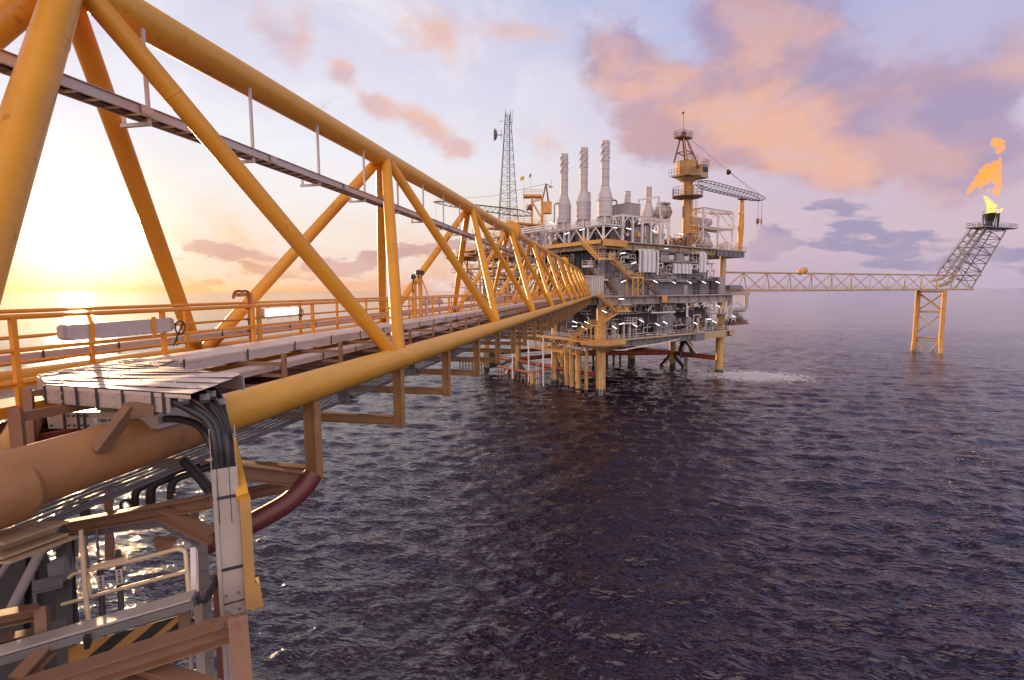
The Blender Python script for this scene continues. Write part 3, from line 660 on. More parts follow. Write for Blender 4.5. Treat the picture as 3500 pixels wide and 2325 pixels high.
# support of the bend
s = thing('tray_support', 'brown welded bracket with a slanting strut under the tray bend', 'bracket', dep(420, 1460, 4.9))
m = MB(); m.bar(*ln((338, 1540, 4.45), (452, 1388, 4.55)), .10, .09, up=(1, 0, 0)); m.bar(*ln((430, 1396, 4.55), (535, 1400, 4.6)), .10, .10); m.bar(*ln((450, 1420, 4.56), (520, 1408, 4.6)), .07, .05); m.build('strut', M['brown'], s)
# second lower tray box with its tag
t2 = thing('cable_tray', 'lower grey tray box with a white tag plate under the tray bend', 'cable tray', dep(350, 1440, 5.0), 'cable trays along the bridge')
a, b_ = dep(162, 1438, 5.35), dep(540, 1437, 4.95); ax = unit(b_-a); bx = unit(np.cross((0, 0, 1), ax)); ctr = (a+b_)/2
m = MB(); m.bar(a+bx*.17, b_+bx*.17, .34, .17)
for f in (.17, .30, .36):
    q = a+(b_-a)*f; m.bar(q-bx*.008-np.array((0, 0, .088)), q-bx*.008+np.array((0, 0, .088)), .025, .008, up=bx, mi=1)
for f in (.04, .21, .26, .33, .39):
    for z in (-.05, .05): q = a+(b_-a)*f+np.array((0, 0, z)); m.tube(q, q-bx*.015, .010, n=8, mi=1)
m.build('side_rail', [M['tray'], M['dark']], t2)
q = a+(b_-a)*.56-bx*.006; tp = MB().bar(q-ax*.18, q+ax*.18, .004, .055).build('tag_plate', M['white'], t2)
text('· E2820-PC-1', .05, q-bx*.005, ax, (0, 0, 1), M['black'], tp)
# black cables out of the mouth, turning down into the vertical tray
cx = dep(766, 1600, 4.62)                                      # top of the vertical tray
fc = unit((cx-CAM)*np.array([1, 1, 0])); sx_ = np.array([fc[1], -fc[0], 0]); zz = np.array([0, 0, 1.])
starts = [(585, 1365, 4.55), (640, 1372, 4.62), (690, 1358, 4.8), (715, 1345, 4.95), (745, 1330, 5.15)]
cols = [-.055, -.02, .012, .04, .062]
lab = ['thick black cable hanging nearest the camera out of the tray mouth', 'black cable second in the fan out of the tray mouth', 'middle black cable of the fan dropping into the grey vertical tray', 'black cable fourth in the fan with a steel clamp near its top', 'black cable at the yellow chord end of the fan']
for i, s0 in enumerate(starts):
    p0 = dep(*s0); p3 = cx+sx_*cols[i]+fc*(.03+.012*(i % 3))-zz*.02; pin = p0+unit(np.array([-1.2, .35, .02]))*.45
    pm = p0*.52+p3*.48+np.array([0, 0, .10])+sx_*(.13-.03*i)
    o = MB().path([pin, p0, pm, p3+zz*.25, p3-zz*.5], .034 if i < 4 else .028, 12, .3, 8).build('power_cable', M['cable']); tag(o, lab[i], 'cable', 'black cables out of the tray mouth')
o = MB().path([dep(520, 1432, 5.1), dep(620, 1432, 4.95), dep(690, 1455, 4.82), dep(745, 1560, 4.7), dep(752, 1640, 4.66)], .036, 12, .35, 8).build('power_cable', M['cable']); tag(o, 'black cable coming level out of the lower tray box before bending down', 'cable', 'black cables out of the tray mouth')
for k_, (x, y, d) in enumerate(((628, 1366, 4.5), (700, 1362, 4.7), (722, 1352, 4.85), (755, 1378, 4.95))):
    q = dep(x, y, d); o = MB().bar(q-sx_*.04, q+sx_*.04, .07, .05, up=(.3, -.6, .7)).build('cable_cleat', M['zinc']); tag(o, 'shiny steel cleat on the black cables under the tray mouth, '+('leftmost', 'second from the left', 'third from the left', 'rightmost')[k_], 'clamp', 'cleats on the black cables')
# vertical grey tray
col_ = thing('cable_riser', 'tall grey vertical cable tray box receiving the black cables', 'cable tray', cx-zz*4)
m = MB(); wv_ = .20; dv = .12; zb = cx-zz*5
for sg in (-1, 1): m.bar(cx+sx_*sg*wv_/2+fc*dv/2, zb+sx_*sg*wv_/2+fc*dv/2, .008, dv, up=fc)
m.bar(cx+sx_*(wv_/2)+fc*.09-zz*.0, cx+sx_*(wv_/2)+fc*.09+zz*.36, .008, .07, up=fc); m.bar(cx+sx_*(-wv_/2)+fc*.09, cx+sx_*(-wv_/2)+fc*.09+zz*.36, .008, .07, up=fc)
m.bar(cx+fc*dv, zb+fc*dv, wv_, .008, up=fc); m.bar(cx-sx_*.085-fc*.012-zz*.08, zb-sx_*.085-fc*.012, .03, .012, up=fc)
m.build('side_rail', M['tray'], col_)
MB().bar(cx, zb, wv_-.004, .006, up=fc).build('cover', M['tray'], col_)
for dz in (.27, .95, 1.42): MB().bar(cx-zz*dz-sx_*.105-fc*.008, cx-zz*dz+sx_*.105-fc*.008, .006, .028).build('strap', M['dark'], col_)
m = MB()
for dz in (1.20, 1.36):
    for s_ in (-.045, .055): q = cx-zz*dz+sx_*s_; m.tube(q-fc*.004, q-fc*.014, .014, n=8)
m.build('bolt', M['grey'], col_)
MB().bar(cx-zz*1.28-sx_*.1-fc*.007, cx-zz*1.28+sx_*.1-fc*.007, .004, .012).build('joint', M['dark'], col_)
# yellow channel post beside it
yp = thing('channel_post', 'bright yellow channel post with a cranked top beside the grey vertical tray', 'post', dep(850, 2100, 4.6))
ya = dep(789, 1502, 5.3); yb = dep(832, 1704, 4.66); yd_ = yb*1; m = MB()
m.bar(ya, yb, .10, .10, up=fc); m.build('sloping_top', M['chord'], yp)
yc = yb+sx_*.012+fc*.03; ye = yc*1; ye[2] = dep(880, 2105, 4.66)[2]
m = MB(); m.bar(yc, ye, .088, .11, up=fc); m.bar(ye+sx_*.03+zz*.24, ye+sx_*.055-zz*.005, .10, .112, up=fc); m.build('upright', M['yellow2'], yp)
text('D R . mm', .035, (ya*.22+yb*.78)-fc*.058+zz*.0, yb-ya, np.cross(fc, yb-ya)*-1, M['brown'], yp)
# chord end sleeve and saddle
sd = thing('bridge_bearing', 'thick rounded yellow sleeve and saddle carrying the near end of the chord', 'bearing', (XR, 3, 21))
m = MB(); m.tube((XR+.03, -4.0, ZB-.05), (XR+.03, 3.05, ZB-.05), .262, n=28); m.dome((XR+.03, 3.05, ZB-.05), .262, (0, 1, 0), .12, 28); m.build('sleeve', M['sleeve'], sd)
m = MB(); m.ibar(*ln((-60, 1885, 3.7), (172, 1806, 4.25)), .30, .12, .02); m.bar(*ln((-60, 1925, 3.7), (186, 1836, 4.3)), .40, .02); m.build('saddle', M['tan'], sd)
# small frame of posts and rails left of the chord
fr = thing('pipe_support_frame', 'brown frame of square posts and rails above the near chord at the far left', 'frame', dep(60, 1640, 4.6))
for p_, q_, w_ in (((52, 1400, 4.5), (78, 1660, 4.3), .085), ((96, 1335, 5.1), (108, 1545, 4.9), .07)): MB().bar(dep(*p_), dep(*q_), w_, w_, up=fc).build('post', M['brown'], fr)
for p_, q_, w_ in (((66, 1425, 4.55), (330, 1378, 5.2), .085), ((84, 1560, 4.5), (370, 1478, 5.2), .075), ((105, 1345, 5.1), (158, 1340, 5.2), .06)): MB().bar(dep(*p_), dep(*q_), .07, w_).build('rail', M['brown'], fr)
o = MB().path([dep(-60, 1490, 5.6), dep(60, 1455, 5.8), dep(170, 1420, 6.2), dep(420, 1370, 7.0)], .085, 12, .3).build('service_pipe', M['brown']); tag(o, 'brown pipe curving behind the small frame at the far left', 'pipe')
o = MB().path([dep(-60, 1560, 5.2), dep(90, 1515, 5.4), dep(280, 1475, 5.9), dep(420, 1440, 6.4)], .07, 12, .3).build('service_pipe', M['redpipe']); tag(o, 'reddish pipe passing through the small frame toward the tray box', 'pipe')
o = MB().path([dep(-60, 1640, 4.9), dep(20, 1560, 5.0), dep(70, 1490, 5.2), dep(90, 1440, 5.6)], .14, 14, .4).build('service_pipe', M['yellow2']); tag(o, 'fat yellow pipe elbow at the left edge behind the frame post', 'pipe')
o = MB().bar(dep(-40, 1595, 4.7), dep(60, 1570, 4.9), .12, .06).build('kick_plate', M['orange']); tag(o, 'short orange plate at the left edge behind the frame post', 'plate')
# near red pipe diving under the bridge
o = MB().path([dep(1070, 1622, 7.3), dep(1046, 1660, 7.2), dep(985, 1720, 7.0), dep(860, 1790, 6.7), dep(700, 1860, 6.4)], .135, 20, .35, 8).build('elbow_pipe', M['darkred']); tag(o, 'big glossy dark red pipe elbow rising behind the yellow post to the first hanger', 'pipe')
hb = MB(); hb.ibar(dep(800, 1610, 6.6), dep(1060, 1640, 7.35), .16, .2, .018); o = hb.build('floor_beam', M['brown']); tag(o, 'brown rolled beam between the yellow post and the first hanger', 'beam')
o = MB().ibar(dep(830, 1690, 7.6), dep(1000, 1660, 8.2), .12, .16, .015).build('floor_beam', M['brown']); tag(o, 'dark brown beam seen above the red pipe elbow, behind the first hanger', 'beam')
# ---- steelwork below the chord
def beam(name, p_, q_, w_, h_, mat, label, cat, kind_='i', up=(0, 0, 1)):
    m = MB(); a, b_ = dep(*p_), dep(*q_)
    if kind_ == 'i': m.ibar(a, b_, w_, h_, .014, up)
    elif kind_ == 'c': m.channel(a, b_, w_, h_, .012, up)
    else: m.bar(a, b_, w_, h_, up)
    o = m.build(name, M[mat]); return tag(o, label, cat)
beam('steel_beam', (726, 1712, 5.0), (196, 1808, 5.6), .14, .13, 'brown', 'brown rolled beam crossing just below the near chord', 'beam')
beam('steel_beam', (560, 1755, 5.1), (728, 1838, 4.95), .12, .12, 'brown', 'short brown diagonal beam meeting the grey vertical tray', 'beam')
beam('steel_beam', (372, 1660, 5.9), (376, 1930, 5.7), .075, .075, 'brown', 'thin brown post hanging below the near chord', 'beam', 'b', fc)
beam('steel_beam', (250, 1790, 5.9), (254, 1905, 5.8), .06, .06, 'grey', 'short grey post left of the thin brown post', 'beam', 'b', fc)
beam('steel_beam', (665, 1745, 5.6), (668, 1860, 5.6), .08, .08, 'brown', 'short brown post just left of the grey vertical tray', 'beam', 'b', fc)
def strut(pts, label):
    t = thing('slotted_strut', label, 'strut', dep(*pts[0])); m = MB(); d_ = MB()
    for p_, q_ in zip(pts, pts[1:]):
        a, b_ = dep(*p_), dep(*q_); m.bar(a, b_, .012 if abs(unit(b_-a)[2]) < .9 else .10, .10 if abs(unit(b_-a)[2]) < .9 else .012, up=(zz if abs(unit(b_-a)[2]) < .9 else fc))
        u_ = unit(b_-a); L0 = np.linalg.norm(b_-a); k = max(2, int(L0/.16)); toc = unit(CAM-(a+b_)/2)
        for i in range(k):
            for s_ in (-.022, 0, .022):
                q = a+u_*((i+.5)*L0/k)+(u_*s_ if abs(u_[2]) < .9 else sx_*s_); n_ = unit(np.cross(u_, zz)) if abs(u_[2]) < .9 else fc
                d_.tube(q-n_*.008, q+n_*.008, .006, n=6)
    m.build('flange', M['grey'], t); d_.build('slot', M['black'], t); return t
strut([(262, 1820, 5.7), (548, 1785, 5.5), (690, 1862, 5.3), (716, 2340, 5.2)], 'grey slotted strut frame bending down beside the grey vertical tray')
beam('steel_beam', (285, 1700, 6.2), (300, 1830, 6.2), .09, .09, 'dark', 'dark stub post under the near chord', 'beam', 'b', fc)
rnd = random.Random(9)
for i, (x, y0, y1, r, lb) in enumerate(((460, 1655, 1740, .045, 'black bent pipe end hanging under the chord, nearest the left'), (515, 1640, 1722, .05, 'black bent pipe end hanging under the chord, middle of three'), (585, 1625, 1705, .045, 'black bent pipe end hanging under the chord, nearest the grey vertical tray'))):
    o = MB().path([dep(x, y1, 6.2), dep(x, y0+18, 6.2), dep(x+70, y0-8, 6.3), dep(x+170, y0-45, 6.5)], r, 10, .12, 6).build('bent_pipe', M['black']); tag(o, lb, 'pipe', 'black pipe ends under the chord')
o = MB().path([dep(430+18*math.cos(a), 1727+18*math.sin(a), 6.1) for a in np.linspace(0, 6.1, 20)], .018, 8).build('cable_ring', M['cable']); tag(o, 'coiled loop of black cable hanging under the chord', 'cable')
o = MB().path([dep(628, 1575, 5.3), dep(690, 1640, 5.2), dep(735, 1700, 5.1)], .05, 10, .2).build('power_cable', M['cable']); tag(o, 'black cable slanting from under the chord to the grey vertical tray', 'cable')
# pale guard rail
gr_ = thing('guard_rail', 'pale cream pipe guard rail over the water below the chord', 'railing', dep(300, 2130, 5.0))
MB().path([dep(236, 1975, 5.25), dep(250, 1962, 5.25), dep(440, 1920, 5.1), dep(612, 1876, 4.95), dep(634, 1884, 4.95), dep(646, 2040, 4.8)], .020, 10, .06, 4).build('top_rail', M['cream'], gr_)
MB().path([dep(213, 2066, 5.15), dep(440, 2005, 5.0), dep(636, 1954, 4.86)], .018, 10).build('mid_rail', M['cream'], gr_)
MB().path([dep(277, 1812, 5.25), dep(290, 2000, 5.1), dep(305, 2140, 4.95)], .022, 10).build('post', M['cream'], gr_)
MB().bar(dep(660, 1872, 4.9), dep(662, 2030, 4.75), .045, .04, up=fc).bar(dep(672, 1880, 4.95), dep(676, 2032, 4.8), .02, .04, up=fc).build('post', M['white'], gr_)
MB().path([dep(302, 1965, 5.3), dep(306, 2046, 5.2)], .018, 8).build('post', M['cream'], gr_)
MB().bar(dep(315, 1938, 5.2), dep(432, 1910, 5.1), .03, .045).build('kick_plate', M['cream'], gr_)
for x, lb in ((345, 'dark hanging pipe with a white tag, left of two behind the guard rail'), (408, 'dark hanging pipe with a white tag, right of two behind the guard rail')):
    t = thing('hose_pipe', lb, 'pipe', dep(x, 2000, 5.6), 'dark pipes behind the guard rail'); o_ = 0 if x == 345 else -35
    MB().tube(dep(x-4, 1915+o_, 5.65), dep(x+10, 2180+o_, 5.4), .028, n=10).build('pipe', M['dark'], t)
    a, b_ = dep(x-2, 1968+o_*.6, 5.50), dep(x+2, 2018+o_*.6, 5.47); tp = MB().bar(a, b_, .055, .012, up=fc).build('tag_plate', M['white'], t)
    k = MB()
    for i in range(7): q = a+(b_-a)*(i+.8)/8.2-fc*.008; k.bar(q-sx_*.013, q+sx_*.013, .004, .009 if i % 3 else .014); 
    k.build('lettering', M['black'], tp)
o = MB().tube(dep(245, 1965, 5.5), dep(262, 2175, 5.2), .030, n=10).build('hose_pipe', M['dark']); tag(o, 'dark hanging pipe under the left corner of the guard rail', 'pipe', 'dark pipes behind the guard rail')
# grey bottom tray, hazard board and the lower frame
t = thing('cable_tray', 'broad grey tray running across the bottom left corner over the striped board', 'cable tray', dep(330, 2180, 4.3), 'cable trays along the bridge')
a, b_ = dep(-60, 2262, 4.05), dep(672, 2050, 4.45)
MB().bar(a, b_, .17, .065).build('side_rail', M['zinc'], t); MB().bar(a+zz*.05-fc*0, b_+zz*.05+unit(b_-a)*-.02, .15, .02).build('cover', M['tray'], t)
q = dep(304, 2178, 4.2); MB().bar(q-zz*.045, q+zz*.055, .035, .19, up=fc).build('strap', M['black'], t)
for i in range(4):
    o = MB().path([dep(672, 2055, 4.45)+zz*(.02*i-.03), dep(700, 2040+8*i, 4.5), dep(728, 2000+8*i, 4.6), dep(742, 1965+9*i, 4.72), dep(752, 1975+12*i, 4.80)], .017, 8, .12, 5).build('power_cable', M['cable']); tag(o, 'black cable bending from the bottom tray up into the vertical tray', 'cable', 'black cables between the two grey trays')
hb = thing('hazard_board', 'yellow and black diagonally striped board below the bottom tray', 'sign', dep(420, 2200, 4.35))
c0, c1, c2, c3 = dep(231, 2214, 4.3), dep(640, 2096, 4.55), dep(640, 2175, 4.5), dep(238, 2300, 4.25); nb = unit(np.cross(c1-c0, c3-c0)); nb = nb if nb@(CAM-c0) > 0 else -nb
MB().extr([c0, c1, c2, c3], -nb*.02).build('board', M['hyellow'], hb)
m = MB()
for f in (.02, .37, .70):
    fa = lambda f_, top: (c0*(1-f_)+c1*f_) if top else (c3*(1-f_)+c2*f_)
    m.extr([fa(min(1, f+.36), 1)+nb*.003, fa(min(1, f+.54), 1)+nb*.003, fa(min(1, max(0, f+.16)), 0)+nb*.003, fa(max(0, f-.02), 0)+nb*.003], nb*.003)
m.build('stripe', M['hblack'], hb)
fm = thing('corner_framework', 'heavy brown rolled steel frame at the very bottom left, under the striped board', 'frame', dep(500, 2300, 4.0))
MB().ibar(dep(-80, 2420, 3.75), dep(795, 2145, 4.25), .17, .16, .014).build('beam', M['brown'], fm)
MB().channel(dep(812, 2105, 4.2), dep(842, 2500, 4.0), .14, .16, .014, up=fc).build('post', M['brown'], fm)
MB().ibar(dep(450, 2280, 4.15), dep(800, 2390, 4.1), .14, .13, .014).build('brace', M['brown'], fm)
MB().bar(dep(630, 2080, 4.55), dep(636, 2190, 4.45), .09, .09, up=fc).build('post', M['brown'], fm)
MB().ibar(dep(60, 2330, 3.9), dep(170, 2210, 4.15), .12, .10, .014).build('brace', M['brown'], fm)
t = thing('slim_standpipe', 'slim pale pipe with a black band beside the slotted strut', 'pipe', dep(652, 2200, 4.8)); MB().tube(dep(650, 2075, 4.75), dep(655, 2340, 4.7), .020, n=10).build('pipe', M['lgrey'], t); MB().tube(dep(652, 2114, 4.74), dep(652, 2124, 4.74), .030, n=10).build('band', M['black'], t)
beam('steel_beam', (676, 2050, 5.0), (690, 2340, 4.9), .07, .05, 'lgrey', 'pale grey upright between the slim pipe and the slotted strut', 'beam', 'c', fc)
beam('steel_beam', (738, 1960, 5.0), (758, 2340, 4.9), .06, .05, 'darkred', 'dark red upright between slotted strut and grey vertical tray', 'beam', 'b', fc)
# dark structure at the far left
beam('steel_column', (222, 1800, 5.6), (232, 2340, 5.0), .13, .13, 'dark', 'dark steel column left of the guard rail', 'column', 'i', fc)
beam('steel_column', (60, 1880, 5.5), (40, 2340, 4.7), .20, .16, 'dark', 'broad dark steel column at the lower left edge', 'column', 'i', fc)
o = MB().path([dep(20, 2120, 4.5), dep(140, 1880, 4.9), dep(240, 1720, 5.4)], .040, 12, .2).build('slanted_pipe', M['lgrey']); tag(o, 'pale grey pipe slanting up to the chord at lower left', 'pipe')
o = MB().path([dep(-40, 2020, 4.4), dep(66, 1870, 4.8)], .022, 10).build('slanted_pipe', M['lgrey']); tag(o, 'thin pale pipe slanting at the left edge below the saddle', 'pipe')
wp = thing('bulkhead', 'dark blue grey steel panel with stiffeners behind the lower left pipes', 'panel', dep(80, 2050, 5.8))
q0, q1 = dep(-160, 2000, 6.1), dep(205, 1900, 6.4); MB().bar(q0-zz*.7, q1-zz*.7, .02, 2.4).build('plate', M['darkwall'], wp)
m = MB()
for f in (.25, .5, .75): q = q0+(q1-q0)*f-unit(np.cross(q1-q0, zz))*-.04; m.bar(q-zz*1.8, q+zz*.4, .03, .08, up=fc)
m.build('stiffener', M['grey'], wp)
sh = thing('shelf_bracket', 'yellowish steel shelf with an upright at the left edge above the bottom tray', 'bracket', dep(70, 2120, 4.3))
MB().ibar(dep(-60, 2128, 4.1), dep(132, 2090, 4.4), .14, .10, .012).build('beam', M['brown'], sh); MB().bar(dep(142, 2078, 4.4), dep(150, 2200, 4.3), .08, .10, up=fc).build('upright', M['brown'], sh); MB().ibar(dep(-60, 2205, 4.2), dep(130, 2165, 4.45), .12, .06, .012).build('beam', M['brown'], sh)
gp = MB(); gp.extr([dep(160, 1930, 5.3), dep(215, 1905, 5.4), dep(225, 1985, 5.3), dep(170, 2010, 5.2)], (0, .1, .02)); o = gp.build('gusset_plate', M['grey']); tag(o, 'small grey gusset plate beside the dark column at lower left', 'plate')
gp = MB(); gp.extr([dep(520, 1845, 5.4), dep(600, 1850, 5.4), dep(560, 1905, 5.3), dep(535, 1890, 5.3)], (0, .05, .02)); o = gp.build('rag', M['brown']); tag(o, 'brown sacking bundle hung above the guard rail', 'sack')


# bolt groups on the nearest frame and the grey riser, small things on the steelwork
for (x, y, d_) in ((806, 2150, 4.13), (812, 2185, 4.11), (760, 2140, 4.15), (735, 2150, 4.16)):
    q = dep(x, y, d_); o = MB().tube(q+fc*.03, q-fc*.012, .016, n=6).build('bolt', M['zinc'], fm)
for i, (x0, y0, x1, y1, d_, r) in enumerate(((292, 1830, 300, 1990, 5.5, .018), (330, 1790, 336, 1900, 5.6, .014), (660, 1760, 640, 1850, 5.5, .016), (600, 1690, 596, 1790, 5.8, .02))):
    tag(MB().tube(dep(x0, y0, d_), dep(x1, y1, d_), r, n=8).build('drain_pipe', M['zinc']), ('slim grey drain pipe just right of the guard rail post', 'very slim grey drain pipe behind the top of the guard rail', 'slim grey drain pipe left of the grey vertical tray', 'grey drain pipe stub right of the bent black pipe ends')[i], 'pipe', 'slim drain pipes under the chord')
for i, (p_, q_, l) in enumerate((((100, 1890, 5.2), (200, 1850, 5.4), 'short dark cross bar under the saddle at lower left'), ((110, 2010, 5.1), (215, 1985, 5.25), 'dark cross bar between the dark columns at lower left'), ((150, 2160, 4.7), (225, 2140, 4.8), 'low dark cross bar behind the bottom tray at lower left'))):
    tag(MB().ibar(dep(*p_), dep(*q_), .09, .10, .012).build('cross_bar', M['grey']), l, 'beam', 'cross bars at lower left')
M['craney'] = paint('crane paint', (.54, .29, .085), .5, var=.3, scale=.5, rust=.4, rustcol=(.22, .09, .04), streak=1)
M['stair'] = paint('stair yellow paint', (.80, .47, .14), .5, var=.2, scale=1, rust=.2)
# ------------------------------------------------------------------ the production platform: jacket, decks and walls
pf = thing('offshore_platform', 'big multi deck offshore production platform standing on tubular legs', 'oil platform', P((24, 24, 0)))
def PB(): return MB(P)
LEGS = [(0, 0), (0, 15.5), (0, 31), (0, 46.5), (47, 0), (47, 15.5), (47, 31), (47, 46.5)]
for i, (a, b) in enumerate(LEGS):
    r = 1.08 if i in (0, 4) else .92
    m = PB(); m.tube((a, b, -2), (a, b, 21), r, n=24)
    for z in (1.0, 1.45, 1.9, 2.4): m.lathe((a, b, z), [(r, -.04), (r+.05, -.03), (r+.05, .03), (r, .04)], 24)
    m.lathe((a, b, 0), [(r, -.8), (r+.08, -.7), (r+.10, .3), (r+.05, .9), (r+.02, 1.15)], 24, mi=1)
    o = m.build('leg', [M['yellow2'], M['dark']], pf)
    PB().tube((a, b, 20), (a, b, 33), .85, n=20).build('column', M['tan'] if i > 3 else M['bluegrey'], pf)
for p, q in (((47, 0, 4.1), (47, 31, 4.1)), ((47, 31, 4.3), (47, 46, 4.3)), ((0, 2, 4.0), (0, 31, 4.0)), ((0, 31, 4.0), (0, 46, 4.0)), ((0, 31, 4.4), (47, 31, 4.4)), ((0, 46, 4.4), (47, 46, 4.4)), ((0, 15.5, 4.2), (24, 31, 4.2)), ((47, 15.5, 4.2), (24, 31, 4.2))):
    PB().tube(p, q, .72 if p[0] == 47 else .55, n=18).build('jacket_brace', M['redpipe'], pf)
for p, q in (((47, 15.5, 4), (47, 22, -2)), ((47, 15.5, 4), (47, 9, -2)), ((0, 15.5, 4), (0, 8, -2)), ((0, 31, 4), (0, 38, -2)), ((0, 31, 4), (0, 24, -2)), ((41, 3, 20), (47, 0, 9)), ((6, 2, 20), (0, 0, 11)), ((40, 14, 20), (47, 14, 12)), ((38, 2, 32), (45, 2, 22)), ((47, 5, 31), (47, 14, 22))):
    PB().tube(p, q, .5, n=14).build('jacket_brace', M['grey'] if p[2] > 10 else M['dark'], pf)
def deck(name, a0, a1, b0, b1, z, gh, edge='grey', sp=4.3, rail=True, gin=.9):
    PB().box(a0, a1, b0, b1, z-.22, z).build('deck_plate', M['deckm'], pf)
    m = PB()                                                   # plate girders with web stiffeners, set back under the edge
    for a in np.arange(a0+gin+1, a1-gin, sp):
        m.box(a-.02, a+.02, b0+.1, b0+gin, z-gh, z-.23); m.box(a-.02, a+.02, b1-gin, b1-.1, z-gh, z-.23)
    for b in np.arange(b0+gin+1, b1-gin, sp):
        m.box(a0+.1, a0+gin, b-.02, b+.02, z-gh, z-.23); m.box(a1-gin, a1-.1, b-.02, b+.02, z-gh, z-.23)
    G0 = len(m.M); m.M = [1]*G0
    m.bar((a0, b0+gin, z-.23-gh/2), (a1, b0+gin, z-.23-gh/2), .04, gh); m.bar((a0, b1-gin, z-.23-gh/2), (a1, b1-gin, z-.23-gh/2), .04, gh)
    m.bar((a0+gin, b0, z-.23-gh/2), (a0+gin, b1, z-.23-gh/2), .04, gh); m.bar((a1-gin, b0, z-.23-gh/2), (a1-gin, b1, z-.23-gh/2), .04, gh)
    m.bar((a0, b0+gin, z-.23-gh), (a1, b0+gin, z-.23-gh), .5, .06); m.bar((a0+gin, b0, z-.23-gh), (a0+gin, b1, z-.23-gh), .5, .06)
    m.build('girder', [M[edge], M['lgrey']], pf)
    m = PB(); m.bar((a0, b0-.03, z-.10), (a1, b0-.03, z-.10), .06, .26); m.bar((a0-.03, b0, z-.10), (a0-.03, b1, z-.10), .06, .26); m.bar((a1+.03, b0, z-.10), (a1+.03, b1, z-.10), .06, .26); m.build('edge_beam', M['lgrey' if z > 15 else 'tan'], pf)
    if rail:
        PB().rail([(a0, b1, z), (a0, b0, z), (a1, b0, z), (a1, b1, z)], 1.1, 1.7, .035).build('railing', M['white'] if z < 15 else M['lgrey'], pf)
deck('cellar', -1.6, 50.5, -2, 48, 12.0, 1.5, 'grey')
deck('main', -2, 49.5, -2, 56, 21.8, 1.7, 'lgrey')
deck('upper', -2, 41, -2, 57, 33.8, 1.5, 'tan', rail=False)
PB().box(41, 55, -2, 12, 33.4, 33.6).build('deck_plate', M['deckm'], pf)
m = PB(); m.box(41, 54.5, -1.9, -1.86, 31.9, 33.38); m.box(54.4, 54.44, -1.8, 11, 31.9, 33.38)
for a in np.arange(42, 54, 2.2): m.box(a, a+.05, -2.3, -1.91, 32, 33.38)
m.build('girder', M['bluegrey'], pf)
PB().rail([(41, -2, 33.6), (55, -2, 33.6), (55, 12, 33.6)], 1.1, 1.5, .035).build('railing', M['lgrey'], pf)
PB().rail([(-2, 30, 33.8), (-2, 57, 33.8), (10, 57, 33.8)], 1.1, 1.7, .035).build('railing', M['orange'], pf)
m = PB(); m.box(-2.1, -1.95, -1.5, 17, 33.1, 33.95); m.box(-2.1, 5.5, -2.3, -2.1, 32.6, 34.0); m.build('edge_girder', M['orange'], pf)
m = PB(); m.box(36, 46, -2.35, -2.06, 10.3, 11.9); m.box(48, 50.4, -2.35, -2.06, 10.6, 11.9); m.build('edge_girder', M['tan'], pf)
PB().box(32, 35.9, -2.4, 0, 10.0, 11.95).build('edge_girder', M['grey'], pf)
PB().box(18.2, 20.2, -2.3, -2.06, 20.1, 21.6).build('edge_girder', M['orange'], pf)
# walls
def ribbed(a0, a1, b, z0, z1, sp, mat, name='ribbed_wall'):
    m = PB(); m.box(a0, a1, b, b+.2, z0, z1)
    k = int((a1-a0)/sp)
    for i in range(k): m.tube((a0+(i+.5)*sp, b+.02, z0+.02), (a0+(i+.5)*sp, b+.02, z1-.02), sp*.27, n=10)
    m.bar((a0, b-.35, z1-.1), (a1, b-.35, z1-.1), .1, .2); return m.build(name, M[mat], pf)
def ribbed_b(b0, b1, a, z0, z1, sp, mat):
    m = PB(); m.box(a, a+.2, b0, b1, z0, z1)
    for i in range(int((b1-b0)/sp)): m.tube((a+.02, b0+(i+.5)*sp, z0+.02), (a+.02, b0+(i+.5)*sp, z1-.02), sp*.27, n=8)
    return m.build('ribbed_wall', M[mat], pf)
ribbed(.5, 12, -.2, 21.82, 25.4, .95, 'lgrey'); ribbed(12, 33, -.4, 21.82, 25.4, .95, 'bluegrey'); ribbed(2, 20, .4, 25.5, 29.3, 1.0, 'bluegrey'); ribbed(20, 40, -.1, 25.5, 28.2, 1.1, 'bluegrey')
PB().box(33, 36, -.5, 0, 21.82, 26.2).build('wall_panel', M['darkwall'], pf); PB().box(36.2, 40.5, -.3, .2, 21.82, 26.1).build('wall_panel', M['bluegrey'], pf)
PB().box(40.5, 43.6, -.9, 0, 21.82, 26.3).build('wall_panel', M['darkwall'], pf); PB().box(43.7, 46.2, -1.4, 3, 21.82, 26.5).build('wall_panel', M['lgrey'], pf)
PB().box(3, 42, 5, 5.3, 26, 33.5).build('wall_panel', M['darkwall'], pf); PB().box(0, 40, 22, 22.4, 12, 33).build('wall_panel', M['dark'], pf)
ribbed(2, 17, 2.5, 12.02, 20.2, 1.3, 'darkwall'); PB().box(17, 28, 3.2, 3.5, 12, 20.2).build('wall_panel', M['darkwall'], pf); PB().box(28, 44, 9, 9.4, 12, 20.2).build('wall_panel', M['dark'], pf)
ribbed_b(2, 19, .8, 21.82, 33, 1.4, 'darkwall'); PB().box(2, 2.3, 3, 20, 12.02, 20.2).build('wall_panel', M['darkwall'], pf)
PB().box(-.8, 2, 8, 13, 12.02, 18).build('wall_panel', M['darkwall'], pf)
PB().bar((6.5, -1.1, 25.55), (40, -1.1, 25.55), 1.4, .12).build('ledge', M['lgrey'], pf); PB().bar((18, -1.5, 25.1), (33, -1.5, 25.1), .18, .18).build('ledge', M['lgrey'], pf)
